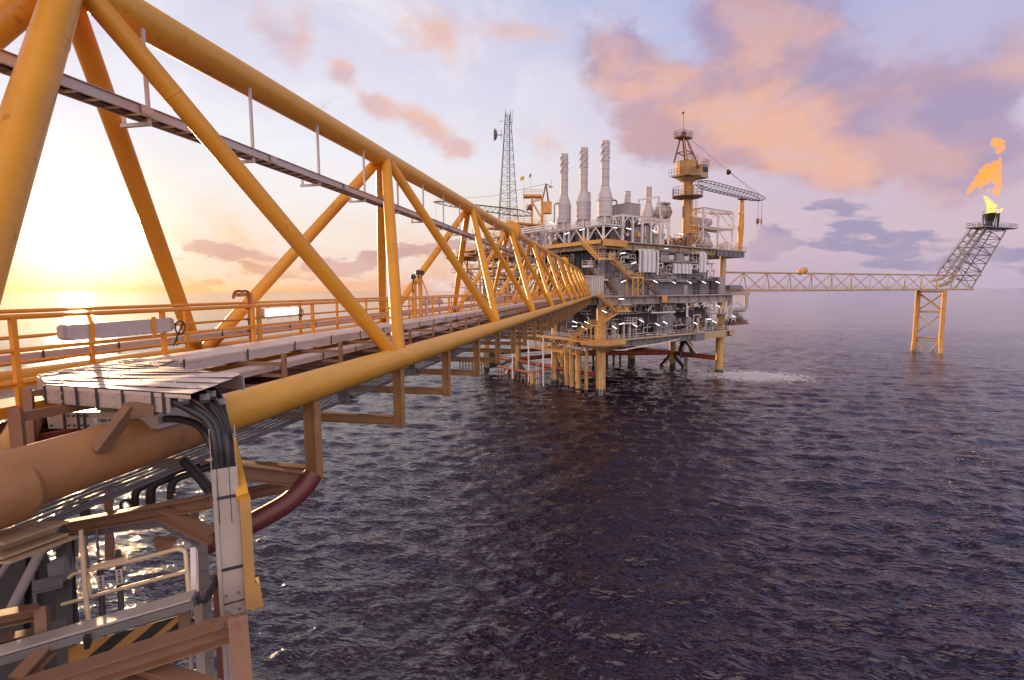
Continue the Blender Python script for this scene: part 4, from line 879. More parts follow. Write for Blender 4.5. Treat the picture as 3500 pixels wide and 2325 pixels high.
PB().bar((19, -1.2, 29.9), (40, -1.2, 29.9), 1.6, .14).build('ledge', M['lgrey'], pf); PB().rail([(7, -1.75, 25.6), (22, -1.75, 25.6)], 1, 1.5, .03).rail([(19, -1.9, 30), (34, -1.9, 30)], 1, 1.5, .03).build('railing', M['lgrey'], pf)
m = PB()                                                       # doors and notices on the wall
for a in (15, 28.5): m.box(a, a+1.6, -.86, -.82, 21.9, 24.3)
m.build('door', M['lgrey'], pf)
# ---- process pipework
rnd = random.Random(21)
pipes = []
def runb(a, b0, b1, z, r): return [(a, b0, z), (a, b1, z)]
def pipe(pts, r, mat): MB(P).path(pts, r, 7, .5, 3).build('process_pipe', M[mat], pf)
mats_ = ['lgrey', 'white', 'orange', 'brown', 'grey', 'redpipe', 'lgrey', 'cream']
# left side, behind the bridge: headers, risers and spools on every level
n_p = 0
for lev, (z0, z1) in enumerate(((12.3, 20.5), (22.2, 31.8), (34.2, 38.5))):
    for i in range(26 if lev == 1 else 15):
        b0 = rnd.uniform(14, 44); L = rnd.uniform(5, 16); z = rnd.uniform(z0+1, z1); a = rnd.uniform(-1.6, 4); r = rnd.choice((.08, .11, .14, .2, .28))
        e = rnd.random()
        if e < .4: pts = [(a, b0, z), (a, b0+L, z), (a, b0+L, max(z0, z-rnd.uniform(2, 6)))]
        elif e < .75: pts = [(a, b0, z0), (a, b0, z), (a, b0+rnd.uniform(1, 4), z), (a, b0+rnd.uniform(4, 6), rnd.uniform(z0, z1))]
        else: pts = [(a, b0, z0), (a, b0, z), (a+4, b0, z)]
        pipe(pts, r, rnd.choice(mats_)); n_p += 1
# small bore pipework and cable racks across the front
for i in range(34):
    a = rnd.uniform(0, 40); lev = rnd.choice(((19.9, 12.4, .5), (19.6, 17.5, -.6), (32, 29.5, -.8), (32.4, 26, -.3), (20, 18, -1.2)))
    z = rnd.uniform(lev[1]+.5, lev[0]); L = rnd.uniform(2, 9); b = lev[2]-rnd.uniform(0, .9); r = rnd.choice((.05, .06, .08, .11))
    pts = [(a, b, z), (a+L, b, z), (a+L, b, z-rnd.uniform(.8, 2.4))] if rnd.random() < .6 else [(a, b, lev[0]), (a, b, z), (a+rnd.uniform(.8, 2), b, z)]
    pipe(pts, r, rnd.choice(('white', 'lgrey', 'lgrey', 'grey'))); n_p += 1
m = PB()
for i in range(420):                                            # valves, flanges and fittings too many to count
    lev = rnd.choice(((12.1, 20), (22, 32), (34, 38.5), (22, 31)))
    if rnd.random() < .72: c = np.array((rnd.uniform(-1.7, 3.5), rnd.uniform(13, 50), rnd.uniform(*lev)))
    else: c = np.array((rnd.uniform(4, 41), rnd.uniform(-1.2, 1.2), rnd.choice((rnd.uniform(12.2, 14.5), rnd.uniform(18, 20), rnd.uniform(29, 32), rnd.uniform(34, 36)))))
    e = rnd.random(); s_ = rnd.uniform(.12, .4); mi = rnd.randrange(5)
    if e < .35: m.tube(c-np.array((0, s_, 0)), c+np.array((0, s_, 0)), s_*.9, n=8, mi=mi)
    elif e < .6: m.tube(c, c+np.array((0, 0, s_*3)), s_*.35, n=6, mi=mi); m.lathe(c+np.array((0, 0, s_*3)), [(s_*.9, 0), (s_*.9, .05)], 8, mi=mi)
    elif e < .8: m.box(c[0], c[0]+s_*2, c[1], c[1]+s_*2, c[2], c[2]+s_*2.4, mi=mi)
    else: m.path([c, c+np.array((0, s_*3, 0)), c+np.array((0, s_*3, -s_*4))], s_*.35, 6, s_, 3, mi=mi)
ZON = [(1, 41, -1.7, .2, 29.6, 33.0), (2, 48, -1.6, 1, 17.6, 19.8), (-1.5, 6, -1.4, 1, 22, 33), (2, 48, -1.2, 2, 12.1, 16.5), (20, 41, -1.4, -.6, 26, 30), (6, 22, -.8, -.2, 26, 29)]
ZOL = [(-1.9, 1, 3, 50, 12.2, 20), (-1.9, .6, 2, 54, 22, 33.4), (-1.9, .6, 14, 54, 22, 33.4), (-1.9, 2, 18, 54, 34, 38)]
for i in range(620):
    fr_ = i < 290; z_ = rnd.choice(ZON if fr_ else ZOL); c = np.array((rnd.uniform(z_[0], z_[1]), rnd.uniform(z_[2], z_[3]), rnd.uniform(z_[4], z_[5]))); pts = [c]; r = rnd.choice((.045, .06, .08, .12)); last = -1
    for k in range(rnd.randint(2, 4)):
        ax = rnd.choice([q for q in ((0, 2) if fr_ else (1, 2)) if q != last]); last = ax; d = np.zeros(3); d[ax] = rnd.choice((-1, 1))*rnd.uniform(.6, 3.2 if ax != 2 else 2.2); q = pts[-1]+d
        q[2] = min(max(q[2], z_[4]), z_[5]); q[0] = min(max(q[0], z_[0]), z_[1]); q[1] = min(max(q[1], z_[2]), z_[3])
        if np.linalg.norm(q-pts[-1]) > .2: pts.append(q)
    if len(pts) > 1: m.path(pts, r, 5, r*2.5, 2, mi=(rnd.choice((0, 0, 1, 1, 1, 2)) if fr_ else rnd.choice((0, 1, 1, 3, 3, 4))))
kind(m.build('process_pipe', [M['lgrey'], M['white'], M['grey'], M['orange'], M['brown']], pf), 'stuff')
# left end: intermediate levels, columns, racks seen through the bridge
for b0, b1, z, mt in ((16, 50, 26.6, 'orange'), (14, 48, 16.4, 'brown'), (30, 57, 29.8, 'orange')):
    PB().box(-2, 6, b0, b1, z-.25, z).build('deck_plate', M[mt], pf); PB().rail([(-2, b0, z), (-2, b1, z)], 1.1, 1.7, .035).build('railing', M['orange'], pf)
for b in (18, 25, 33, 40, 47, 54):
    PB().ibar((-1.6, b, 21.8), (-1.6, b, 33.6), .4, .4, .05).build('post', M['orange'], pf)
for b0, b1 in ((18, 25), (33, 40), (47, 54)):
    PB().tube((-1.5, b0, 22), (-1.5, b1, 29.5), .16, n=8).tube((-1.5, b1, 22), (-1.5, b0, 29.5), .16, n=8).build('cross_brace', M['brown'], pf)
# orange access deck under the radio mast
for a0, a1, b0, b1, z in ((2, 12, 33, 50, 41.5), (0, 9, 30, 44, 38.2), (-3, 4, 47, 58, 35.0)):
    PB().box(a0, a1, b0, b1, z-.3, z).build('deck_plate', M['orange'], pf); PB().rail([(a1, b0, z), (a0, b0, z), (a0, b1, z), (a1, b1, z)], 1.1, 1.7, .04).build('railing', M['orange'], pf)
    for a in (a0+.4, a1-.4):
        for b in (b0+.4, b1-.4): PB().bar((a, b, 33.8), (a, b, z-.3), .4, .4, up=(1, 0, 0)).build('post', M['orange'], pf)
    PB().tube((a0+.4, b0+.4, 33.8), (a0+.4, b1-.4, z-.4), .13, n=8).tube((a0+.4, b0+.4, z-.4), (a1-.4, b0+.4, 33.9), .13, n=8).build('cross_brace', M['orange'], pf)
# cantilever at the far left end
m = PB(); m.box(-6, 0, 50, 60, 33.0, 33.3); m.bar((-5.5, 59.5, 33), (-1, 54, 27), .3, .3); m.bar((-5.5, 51, 33), (-1, 51, 27), .3, .3); m.rail([(-6, 50, 33.3), (-6, 60, 33.3), (0, 60, 33.3)], 1.1, 1.5, .04); m.build('cantilever', M['orange'], pf)
for z in (24, 28.5): 
    PB().box(-6, -1.8, 50, 56, z-.2, z).rail([(-1.8, 56, z), (-6, 56, z), (-6, 50, z)], 1.1, 1.5, .04).build('cantilever', M['orange'], pf)
# landing truss on the left side and the corner deck
t = thing('access_bridge', 'yellow cross braced access truss along the left side of the platform, above the piles', 'walkway', P((-3, 12, 9)))
m = PB(); 
for z in (11.9, 8.9):
    for a in (-4.2, -2.2): m.bar((a, 3.5, z), (a, 20.5, z), .25, .35)
for i in range(5):
    b0, b1 = 3.6+i*4.2, 3.6+(i+1)*4.2
    for a in (-4.2, -2.2):
        m.bar((a, b0, 8.9), (a, b0, 11.9), .16, .16, up=(1, 0, 0))
        if i < 4: m.tube((a, b0, 8.9 if i % 2 else 11.8), (a, b1, 11.8 if i % 2 else 8.9), .09, n=6); m.tube((a, b0, 11.8 if i % 2 else 8.9), (a, b1, 8.9 if i % 2 else 11.8), .05, n=6)
m.build('truss', M['orange'], t); PB().box(-4.3, -2.1, 3.5, 20.5, 12.08, 12.16).build('walkway', M['orange'], t)
PB().rail([(-4.3, 5, 12.16), (-4.3, 20.5, 12.16)], 1.1, 1.5, .04).build('railing', M['white'], t)
t = thing('corner_deck', 'yellow grated corner deck wrapped round the nearest platform leg', 'deck', P((-2, -1, 11)))
m = PB(); m.slab([(-5.4, 4), (-5.4, 1), (-1.8, -4.2), (3.5, -4.2), (3.5, -2.1), (-1.8, -2.1), (-1.7, 4)], 11.75, 12.0); m.bar((-5.3, 1, 11.5), (-1.8, -4.1, 11.5), .2, .5); m.bar((-1.8, -4.1, 11.5), (3.4, -4.1, 11.5), .2, .5); m.build('plate', M['orange'], t)
PB().extr([(-4.6, -.2, 11.2), (-1.8, -4.0, 11.2), (3.2, -4.0, 11.2), (1.2, -1.4, 9.6), (-1.0, -1.4, 9.6)], (0, 0, -.15)).build('skirt', M['tan'], t)
PB().rail([(-5.3, 4, 12), (-5.3, 1, 12), (-1.8, -4.1, 12), (3.4, -4.1, 12)], 1.1, 1.4, .04).build('railing', M['orange'], t)
# ---- stairs
def stair(label, p, q, w=1.0, mat='stair', grp='stair flights down the platform corner', side=None):
    p = np.array(p, float); q = np.array(q, float); t = thing('stair_flight', label, 'stairs', P(p), grp)
    h = unit((q-p)*np.array([1, 1, 0])); s = np.array([-h[1], h[0], 0]); m = PB()
    for e in (-1, 1): m.channel(p+s*w/2*e, q+s*w/2*e, .12, .38, .03, side=e)
    m.build('stringer', M[mat], t); m = PB(); n = max(4, int(abs(p[2]-q[2])/.24))
    for i in range(n+1): c = p+(q-p)*i/n; m.bar(c-s*w/2, c+s*w/2, .28, .05)
    m.build('tread', M['deckm'], t); z = np.array([0, 0, 1.]); k = max(2, int(np.linalg.norm(q-p)/1.4))
    for e in (-1, 1):
        m = PB()
        for f in (1.05, .55): m.tube(p+s*w/2*e+z*f, q+s*w/2*e+z*f, .045, n=6)
        for i in range(k+1): c = p+(q-p)*i/k+s*w/2*e; m.tube(c, c+z*1.05, .04, n=5)
        m.build('handrail', M[mat], t)
    return t
def landing(name, label, a0, a1, b0, b1, z, legs=None, mat='stair'):
    t = thing(name, label, 'landing', P(((a0+a1)/2, (b0+b1)/2, z)), 'landings of the corner stairs')
    PB().box(a0, a1, b0, b1, z-.25, z).build('plate', M[mat], t)
    PB().rail([(a0, b1, z), (a0, b0, z), (a1, b0, z), (a1, b1, z)], 1.1, 1.2, .045, toe=.15).build('railing', M[mat], t)
    if legs is not None:
        m = PB(); cs = [(a0+.1, b0+.1), ((a0+a1)/2, b0+.1), (a1-.1, b0+.1), (a1-.1, b1-.1), (a0+.1, b1-.1)]
        for a, b in cs: m.bar((a, b, legs), (a, b, z-.25), .2, .2, up=(1, 0, 0))
        zm = (legs+z)/2
        for (a, b), (c, d) in zip(cs[:2], cs[1:3]):
            for z0, z1 in ((legs, zm), (zm, z-.3)): m.tube((a, b, z0), (c, d, z1), .06, n=5); m.tube((a, b, z1), (c, d, z0), .06, n=5)
        m.build('tower', M[mat], t)
    return t
stair('yellow stair flight at the top, dropping from the upper deck edge to the corner landing', (-3.1, 3.4, 33.8), (-3.1, -1.9, 29.7))
landing('stair_landing', 'topmost yellow landing, at the platform corner just below the upper deck', -3.7, -.6, -4.2, -2.3, 29.7)
stair('long yellow stair flight running from the corner landing down over the ribbed wall', (-.6, -3.2, 29.7), (5.3, -3.2, 25.9))
landing('stair_landing', 'yellow landing on a cross braced tower in front of the ribbed wall', 5.3, 9.0, -4.2, -2.3, 25.9, 21.9)
stair('brownish stair flight from the cross braced tower down to the main deck', (9.0, -3.2, 25.9), (15.4, -3.2, 21.9), mat='brown')
stair('inner stair flight behind the yellow one, coming down from a small railed balcony', (-4.5, -.9, 28.2), (-1.4, -.9, 25.4), mat='lgrey')
landing('stair_landing', 'small pale landing between the two inner stair flights', -1.4, .3, -1.6, -.3, 25.4, mat='cream')
landing('stair_landing', 'small pale railed balcony at the head of the inner stair', -6.2, -4.4, -1.6, -.2, 28.2, mat='white')
stair('inner stair flight ending behind the reddish rails on the main deck', (.3, -.9, 25.4), (3.6, -.9, 22.0), mat='brown')
stair('orange brown stair flight just below the main deck, beside the bridge end', (-4.3, -3.1, 22.0), (.8, -3.1, 18.6), mat='stair')
landing('stair_landing', 'orange landing hung midway below the main deck', .8, 5.2, -3.9, -2.3, 18.6)
m_ = stair('lowest stair flight, from the hung landing down to a narrow braced tower', (2.2, -3.4, 18.6), (-2.6, -1.4, 15.6), mat='stair')
landing('stair_landing', 'narrow landing on a cross braced tower above the corner deck', -4.0, -2.6, -2.4, -.6, 15.6, 12.0)
stair('short stair flight from the narrow tower to the yellow corner deck', (-4.0, -.6, 15.6), (-4.2, 5.2, 12.1), mat='stair')
stair('yellow stair flight from the access truss down toward the piles', (-4.8, 3.5, 11.8), (-4.8, 8.5, 7.4), mat='stair')
# ---- hung braces below landing
PB().tube((5.2, -2.4, 18.5), (2.5, -2.2, 21.5), .07, n=6).tube((.8, -2.4, 18.5), (2, -2.2, 21.5), .07, n=6).build('hanger_rod', M['brown'], pf)
# ---- conductor piles by the corner
pl = [((.3, 13.3), .5, 9), ((-1.3, 9.7), .62, 9.5), ((-1.8, 7.4), .62, 9.5), ((-1.9, 5.2), .62, 9.5), ((-1.9, 2.6), .42, 10.5)]
lb = ['slender yellow conductor pile, farthest left in the row by the nearest leg', 'yellow conductor pile, second from the left in the row', 'yellow conductor pile, middle of the row of five', 'yellow conductor pile, second from the nearest leg', 'thin yellow conductor pile next to the nearest leg']
for (c, r, h), l in zip(pl, lb):
    m = PB(); m.tube((*c, -2), (*c, h), r, n=16); m.lathe((*c, 5.0), [(r, -.12), (r+.06, -.1), (r+.06, .1), (r, .12)], 16); m.lathe((*c, .5), [(r, -.4), (r+.05, -.3), (r+.05, .1), (r, .2)], 16, mi=1)
    tag(m.build('conductor_pile', [M['yellow2'], M['dark']]), l, 'pile', 'conductor piles by the nearest leg')
for i, (c, l) in enumerate((((-4.4, 20.5), 'thin white mooring pole left of the access truss'), ((-4.2, 15), 'thin white mooring pole under the access truss'), ((-4.6, 27), 'thin white mooring pole beside the second leg'))):
    tag(PB().tube((*c, -2), (*c, 12), .2, n=10).build('mooring_pole', M['white']), l, 'pole', 'white mooring poles')
# boat landing
bl = thing('boat_landing', 'red and yellow boat landing fender with a row of uprights in the water', 'boat landing', P((-4, 27, 0)))
p0, p1 = np.array((-4.4, 34, 2.6)), np.array((-4.4, 19, 2.6))
PB().tube(p0, p1, .32, n=12).build('fender_beam', M['redpipe'], bl)
for i in range(11): c = p0+(p1-p0)*i/10; PB().tube(c*[1, 1, 0]+[0, 0, -2], c, .17 if i < 10 else .5, n=10).build('fender_post', M['orange'] if i == 10 else M['brown'], bl)
PB().tube((-4.4, 34, 2.6), (0, 31, 5), .45, n=12).build('strut', M['dark'], bl); PB().tube((-4.4, 19.2, 2.6), (0, 16, 4), .3, n=10).build('strut', M['redpipe'], bl)
bl = thing('boat_landing', 'darker boat landing fender farther left behind the bridge hangers', 'boat landing', P((0, 48, 0)))
p0, p1 = np.array((-4, 55, 2.4)), np.array((-4, 41, 2.4)); PB().tube(p0, p1, .32, n=12).build('fender_beam', M['brown'], bl)
for i in range(9): c = p0+(p1-p0)*i/8; PB().tube(c*[1, 1, 0]+[0, 0, -2], c, .2, n=8).build('fender_post', M['dark'], bl)
PB().box(-4.6, -1, 38, 41, 1.5, 6).build('strut', M['dark'], bl)
for (a, b), l in (((-4.4, 17), 'thin pale ladder down into the water by the boat landing'), ((-1.6, -1.6), 'thin orange ladder on the nearest leg at the waterline')):
    tag(PB().ladder((a, b, -1), (a, b, 5.5), .6, .05, .45, side=(1, 1, 0)).build('sea_ladder', M['cream']), l, 'ladder', 'ladders at the waterline')
tag(PB().ladder((37, 6, 3.6), (41, 6, 10), .7, .07, .45, side=(0, 1, 0)).build('raking_ladder', M['dark']), 'dark slanting ladder between the red brace and the cellar deck', 'ladder')
for i, (a, b, h) in enumerate(((28, 30, 10), (31, 30, 10), (34, 30, 10), (37, 30, 10), (40, 30, 10), (43, 29, 10))):
    tag(PB().tube((a, b, -2), (a, b, 10.4), .38, n=10).build('well_conductor', M['dark']), 'thin dark well conductor in the row seen behind the red brace', 'pile', 'well conductors behind the red brace')
cs = thing('pump_caisson', 'dark caisson with a hooped hose saddle over the red brace', 'caisson', P((47, 9, 0))); PB().tube((46, 10, -2), (46, 10, 3.6), .5, n=14).build('pipe', M['grey'], cs)
PB().path([(47, 12, 3.2), (46, 12.3, 6.4), (46, 10.5, 8.6), (46, 8.6, 7.0), (46.6, 8.2, 4.2)], .7, 12, 1.6, 6).build('saddle', M['dark'], cs); PB().path([(45.9, 13.2, 1.5), (45.6, 14, 5), (45.8, 12, 7.6), (45.8, 10, 8.8)], .12, 8, 2, 5).build('hose', M['black'], cs)
tag(PB().path([(-6, 5, 10.6), (3, -3, 9.8), (16, -4, 10.6), (24, -3, 11)], .14, 8, .8).build('loose_pipe', M['white']), 'thin white pipe slung under the corner deck across the nearest leg', 'pipe')
tag(PB().tube((30.5, -1, 10), (34.5, -1, 6.5), .22, n=8).build('strut_pole', M['cream']), 'short cream pole bracing the cellar deck near the red brace', 'pole')
# ---- equipment on the cellar level
t = thing('storage_tank', 'large grey upright tank with netted shell standing on the cellar deck', 'tank', P((26.5, 4.0, 12))); PB().lathe((26.5, 4.2, 12.02), [(3.1, 0), (3.1, 7.2), (2.6, 7.8)], 36).build('shell', M['net'], t)
t2_ = PB().lathe((30.3, 1.4, 15.2), [(.55, 0), (.55, .25), (.35, .3)], 16, axis=(.3, -1, 0)); t2_.build('manhole', M['lgrey'], t)
for i, (a, l) in enumerate(((19.5, 'dark grey electrical cabinet on the cellar deck, left of the pair'), (22.3, 'dark grey electrical cabinet on the cellar deck, right of the pair'))):
    t = thing('electrical_cabinet', l, 'cabinet', P((a, .3, 12)), 'electrical cabinets'); bd_ = PB().box(a, a+2.2, .2, 1.2, 12.05, 15).build('body', M['grey'], t); PB().box(a+1.2, a+1.6, .17, .2, 14.1, 14.35).build('label_plate', M['white'], bd_)
t = thing('pressure_vessel', 'pale horizontal vessel with a bright domed end on the cellar deck', 'vessel', P((38, 5, 17)))
c = locd(2415, 1068, 142); PB().tube(c+np.array([-1, 4.5, 0]), c, 1.55, n=28).build('shell', M['lgrey'], t); PB().dome(c, 1.55, (.22, -1, .0), 1.0, 28, 7).build('head', M['white'], t)
m = PB(); 
for k in (1, 3.5): m.box(c[0]-1.4, c[0]+.8, c[1]+k, c[1]+k+.3, 12, c[2]-1.0)
m.build('saddle', M['grey'], t)
t = thing('drum', 'grey horizontal drum lying behind the pale vessel', 'drum', P((36, 5, 13))); PB().tube((35.2, 2.2, 14.6), (34.8, 7, 14.6), 1.3, n=24).build('shell', M['grey'], t); PB().dome((35.2, 2.2, 14.6), 1.3, (.1, -1, 0), .5, 24).build('head', M['lgrey'], t)
sk_ = thing('pump_skid', 'white framed pump skid with railings on the cellar deck near the corner tower', 'skid', P((9, 0, 12)))
m = PB()
for a in (6.5, 8.6, 10.7): 
    for b in (-.8, 1): m.bar((a, b, 12), (a, b, 15.4), .16, .16, up=(1, 0, 0))
m.box(6.4, 10.8, -.9, 1.1, 15.3, 15.55); m.build('frame', M['white'], sk_); PB().rail([(6.5, -.85, 15.55), (10.7, -.85, 15.55)], 1.2, 1, .06, (1, .5)).build('railing', M['white'], sk_)
m = PB(); m.tube((4.4, .5, 12), (4.4, .5, 15.8), .7, n=16); m.tube((7.3, 0, 12.2), (7.3, 0, 15), .35, n=10); m.tube((9.4, .2, 12.2), (9.4, .2, 14.6), .45, n=10); m.build('vessel', M['lgrey'], sk_)
ms = thing('metering_skid', 'cluttered metering skid with two raised pipes at the right end of the cellar deck', 'skid', P((42, 1, 12)))
m = PB()
for i in range(26):
    a, b, z = rnd.uniform(36.5, 49), rnd.uniform(-1.2, 3), rnd.uniform(12.3, 14.5); m.path([(a, b, 12), (a, b, z), (a+rnd.uniform(.6, 2.4), b, z), (a+2.5, b, 12.2)], rnd.choice((.08, .12, .2)), 7, .3, 3)
m.build('pipework', M['grey'], ms)
m = PB(); 
for a in (40, 43): m.path([(a, 0, 12), (a, 0, 14.6), (a+2.2, 0, 14.6), (a+2.2, 0, 13)], .14, 8, .4, 4)
m.build('pipe_loop', M['white'], ms)
bx_ = thing('valve_platform', 'small braced balcony with bent pipes at the right end, below the main deck', 'platform', P((47, -3, 16)))
m = PB(); m.box(41.5, 49.5, -3.2, -.4, 16.6, 16.8); 
for a in (43, 46.5): m.tube((a, -3, 16.6), (a+1.2, -1, 13), .09, n=6); m.tube((a, -3, 16.6), (a-1.2, -1, 13), .09, n=6)
m.build('plate', M['lgrey'], bx_); PB().rail([(46, -3.2, 16.8), (49.5, -3.2, 16.8), (49.5, -.4, 16.8)], 1.6, 1.2, .05).build('railing', M['white'], bx_)
m = PB()
for i in range(4): m.path([(42+i*1.6, -2, 16.8), (42+i*1.6, -2, 18.2), (43.2+i*1.6, -2, 18.5), (43.2+i*1.6, -1, 17)], .14, 8, .5, 4)
m.build('pipe_loop', M['white'], bx_)
sl_ = thing('side_platform', 'low rusty side platform jutting out at the right end near the water', 'platform', P((54, 1, 12.5)))
m = PB(); m.box(50.5, 58, -2, 3, 13.2, 13.8); m.rail([(50.5, -2, 13.8), (55, -2, 13.8), (55, 3, 13.8)], 1.1, 1.3, .05); m.tube((56, 0, 14), (59.5, -.5, 14.1), .3, n=8); m.build('plate', M['brown'], sl_)
m = PB()
for i in range(7): a = rnd.uniform(51, 57); m.tube((a, 0, 13.8), (a, 0, 14.5+rnd.random()), .35, n=8)
m.build('valve', M['dark'], sl_); PB().path([(54.5, -1.8, 13.8), (54.5, -1.8, 18.3), (51.8, -1.8, 19.6)], .08, 6).build('lamp_post', M['lgrey'], sl_)
stair('grey stair flight from the braced balcony down to the low side platform', (47.5, -3.8, 16.8), (52.0, -3.8, 13.8), mat='grey')
# ---- right end: jutting skid, elbow duct
t = thing('seawater_drum', 'dark capsule shaped drum on a tan bracket at the right end of the main deck', 'drum', P((54, 0, 22)))
PB().tube((50.5, .5, 23.4), (57, .5, 23.4), .95, n=20).build('shell', M['grey'], t); PB().dome((57, .5, 23.4), .95, (1, 0, 0), .9, 20).build('head', M['lgrey'], t)
m = PB(); m.box(49.5, 59.5, -1.2, 2.2, 21.5, 22.3); m.rail([(49.6, -1.2, 22.3), (56, -1.2, 22.3)], 1.1, 1.1, .05); m.build('bracket', M['tan'], t)
t = thing('drain_elbow', 'pale grey bent pipe hanging in a U at the right end below the main deck', 'pipe', P((54, -1, 17))); PB().path([(58, -1, 21.4), (58, -1, 17.3), (51, -1, 17.3), (50.4, -1, 17.6)], .55, 16, 1.6, 8).build('pipe', M['lgrey'], t)
m = PB(); m.box(49.6, 50.1, -1.8, -.2, 16.6, 21.6); m.box(51, 51.2, -1.2, -.8, 17.6, 21.5); m.bar((50, -1, 17), (53.5, -1, 21.4), .12, .12); m.build('frame', M['white'], t)
# ---- ducts on the front wall
def duct(a, b, z0, z1, w, label, grp, top=1.0):
    t = PB(); r = w*.5; pts = [(a-.02, b+1.4, z1-r*.3), (a, b, z1-r*.3), (a, b, z0)]
    path = [np.array(p, float) for p in pts]; prof = []
    n = 6; C = [path[0]]
    f = .9
    A_ = path[1]+unit(path[0]-path[1])*f; B_ = path[1]+unit(path[2]-path[1])*f
    for k in range(n+1): u = k/n; C.append(A_*(1-u)**2+path[1]*2*u*(1-u)+B_*u*u)
    zs = np.linspace(B_[2], z0, 5)[1:]
    for z in zs: C.append(np.array((a, b, z)))
    for i in range(len(C)-1): t.bar(C[i], C[i+1]+unit(C[i+1]-C[i])*.02, w, w*.62, up=((0, 1, .001) if i > 5 else (0, 0, 1)) if i != 0 else (0, 0, 1))
    return tag(t.build('ventilation_duct', M['duct']), label, 'duct', grp)
g1_ = 'tall white ducts on the front wall'
for a, z0, l in ((10.1, 27.0, 'slim tall white duct, leftmost of the group beside the stairs'), (11.7, 27.2, 'broad tall white duct, first of three right of the slim one'), (13.2, 27.2, 'broad tall white duct in the middle of the front wall group'), (14.7, 27.2, 'broad tall white duct with a round fan beside it'), (16.4, 26.6, 'slim tall white duct, rightmost of the group left of the cabins')):
    duct(a, -2.1, z0, 32.4, 1.05 if 11 < a < 15 else .5, l, g1_)
g2_ = 'short white ducts under the cabins'
for a, l in ((23.6, 'short white duct under the cabins, first from the left'), (25.1, 'short white duct under the cabins, second from the left'), (26.8, 'short white duct under the cabins, middle one'), (28.2, 'short white duct under the cabins, second from the right'), (29.6, 'short white duct under the cabins, last on the right')):
    duct(a, -1.7, 27.1, 29.7, .95, l, g2_)
for a, l in ((33.0, 'tall white duct left of the pair below the crane'), (34.5, 'tall white duct right of the pair below the crane')): duct(a, -2.6, 27.5, 32.6, .95, l, 'tall white ducts below the crane')
t = thing('vent_fan', 'round dark fan outlet between the tall white ducts', 'fan', P((15.6, -2, 29.8))); PB().lathe((15.6, -1.6, 29.8), [(.42, 0), (.45, .3), (.3, .34)], 16, axis=(0, -1, 0)).build('casing', M['lgrey'], t); PB().lathe((15.6, -1.97, 29.8), [(.3, 0), (.3, .02)], 16, axis=(0, -1, 0)).build('opening', M['black'], t)
for a, l in ((18.5, 'grey cabin with a roof hood on the ledge right of the white ducts'), (24.6, 'grey cabin on the ledge nearer the crane, with a dark window')):
    t = thing('equipment_cabin', l, 'cabin', P((a, 0, 30)), 'cabins on the upper ledge'); bd_ = PB().box(a, a+4.6, -1.5, 2.5, 30, 32.2).build('body', M['lgrey'], t); PB().box(a-.2, a+4.8, -1.9, 2.6, 32.2, 32.5).build('roof', M['bluegrey'], t)
    PB().box(a+2.6, a+4.2, -1.9, -1.52, 30.3, 31.4).build('vent_hood', M['white'], bd_); PB().box(a+2.7, a+4.0, -1.95, -1.52, 31.5, 31.9).build('window', M['black'], bd_)
for a, l in ((17.2, 'small white air conditioner box on the wall below the left cabin'), (30.6, 'pale box unit beside the white duct pair')):
    t = thing('air_conditioner', l, 'air conditioner', P((a, -1.5, 28.6)), 'wall mounted boxes'); PB().box(a, a+1.8, -1.7, -.4, 28.3, 29.5).build('casing', M['white'], t); PB().box(a+.3, a+1.4, -1.74, -1.71, 28.5, 29.3).build('grille', M['dark'], t)
# ---- stack modules on top
def frame_mod(label, a0, a1, b0, b1, z0, z1, na, nb, mat='white', r=.2, rail=True, name='module_frame', vee=True):
    t = thing(name, label, 'steel frame', P(((a0+a1)/2, (b0+b1)/2, z0)), 'white equipment frames on the upper deck')
    aa = np.linspace(a0, a1, na+1); bb = np.linspace(b0, b1, nb+1)
    for i, a in enumerate(aa):
        for j, b in enumerate(bb):
            if i in (0, na) or j in (0, nb): PB().bar((a, b, z0), (a, b, z1), r*2, r*2, up=(1, 0, 0)).build('column', M[mat], t)
    m = PB()
    for b in (b0, b1): m.ibar((a0, b, z1), (a1, b, z1), .3, .5, .05)
    for a in (a0, a1): m.ibar((a, b0, z1), (a, b1, z1), .3, .5, .05)
    m.build('top_beam', M[mat], t); m = PB(); zt = z1-.3
    for i in range(na):
        x0, x1 = aa[i], aa[i+1]; xm = (x0+x1)/2
        if vee == 'A': m.tube((x0, b0, z0+.2), (xm, b0, zt), .15, n=7); m.tube((x1, b0, z0+.2), (xm, b0, zt), .15, n=7)
        else: m.tube((x0, b0, z1-2.0), (xm, b0, zt), .12, n=6); m.tube((x1, b0, z1-2.0), (xm, b0, zt), .12, n=6)
    for j in range(nb):
        y0, y1 = bb[j], bb[j+1]; ym = (y0+y1)/2
        m.tube((a0, y0, z0+.2), (a0, ym, zt), .15, n=7); m.tube((a0, y1, z0+.2), (a0, ym, zt), .15, n=7)
    m.build('brace', M[mat], t)
    return t
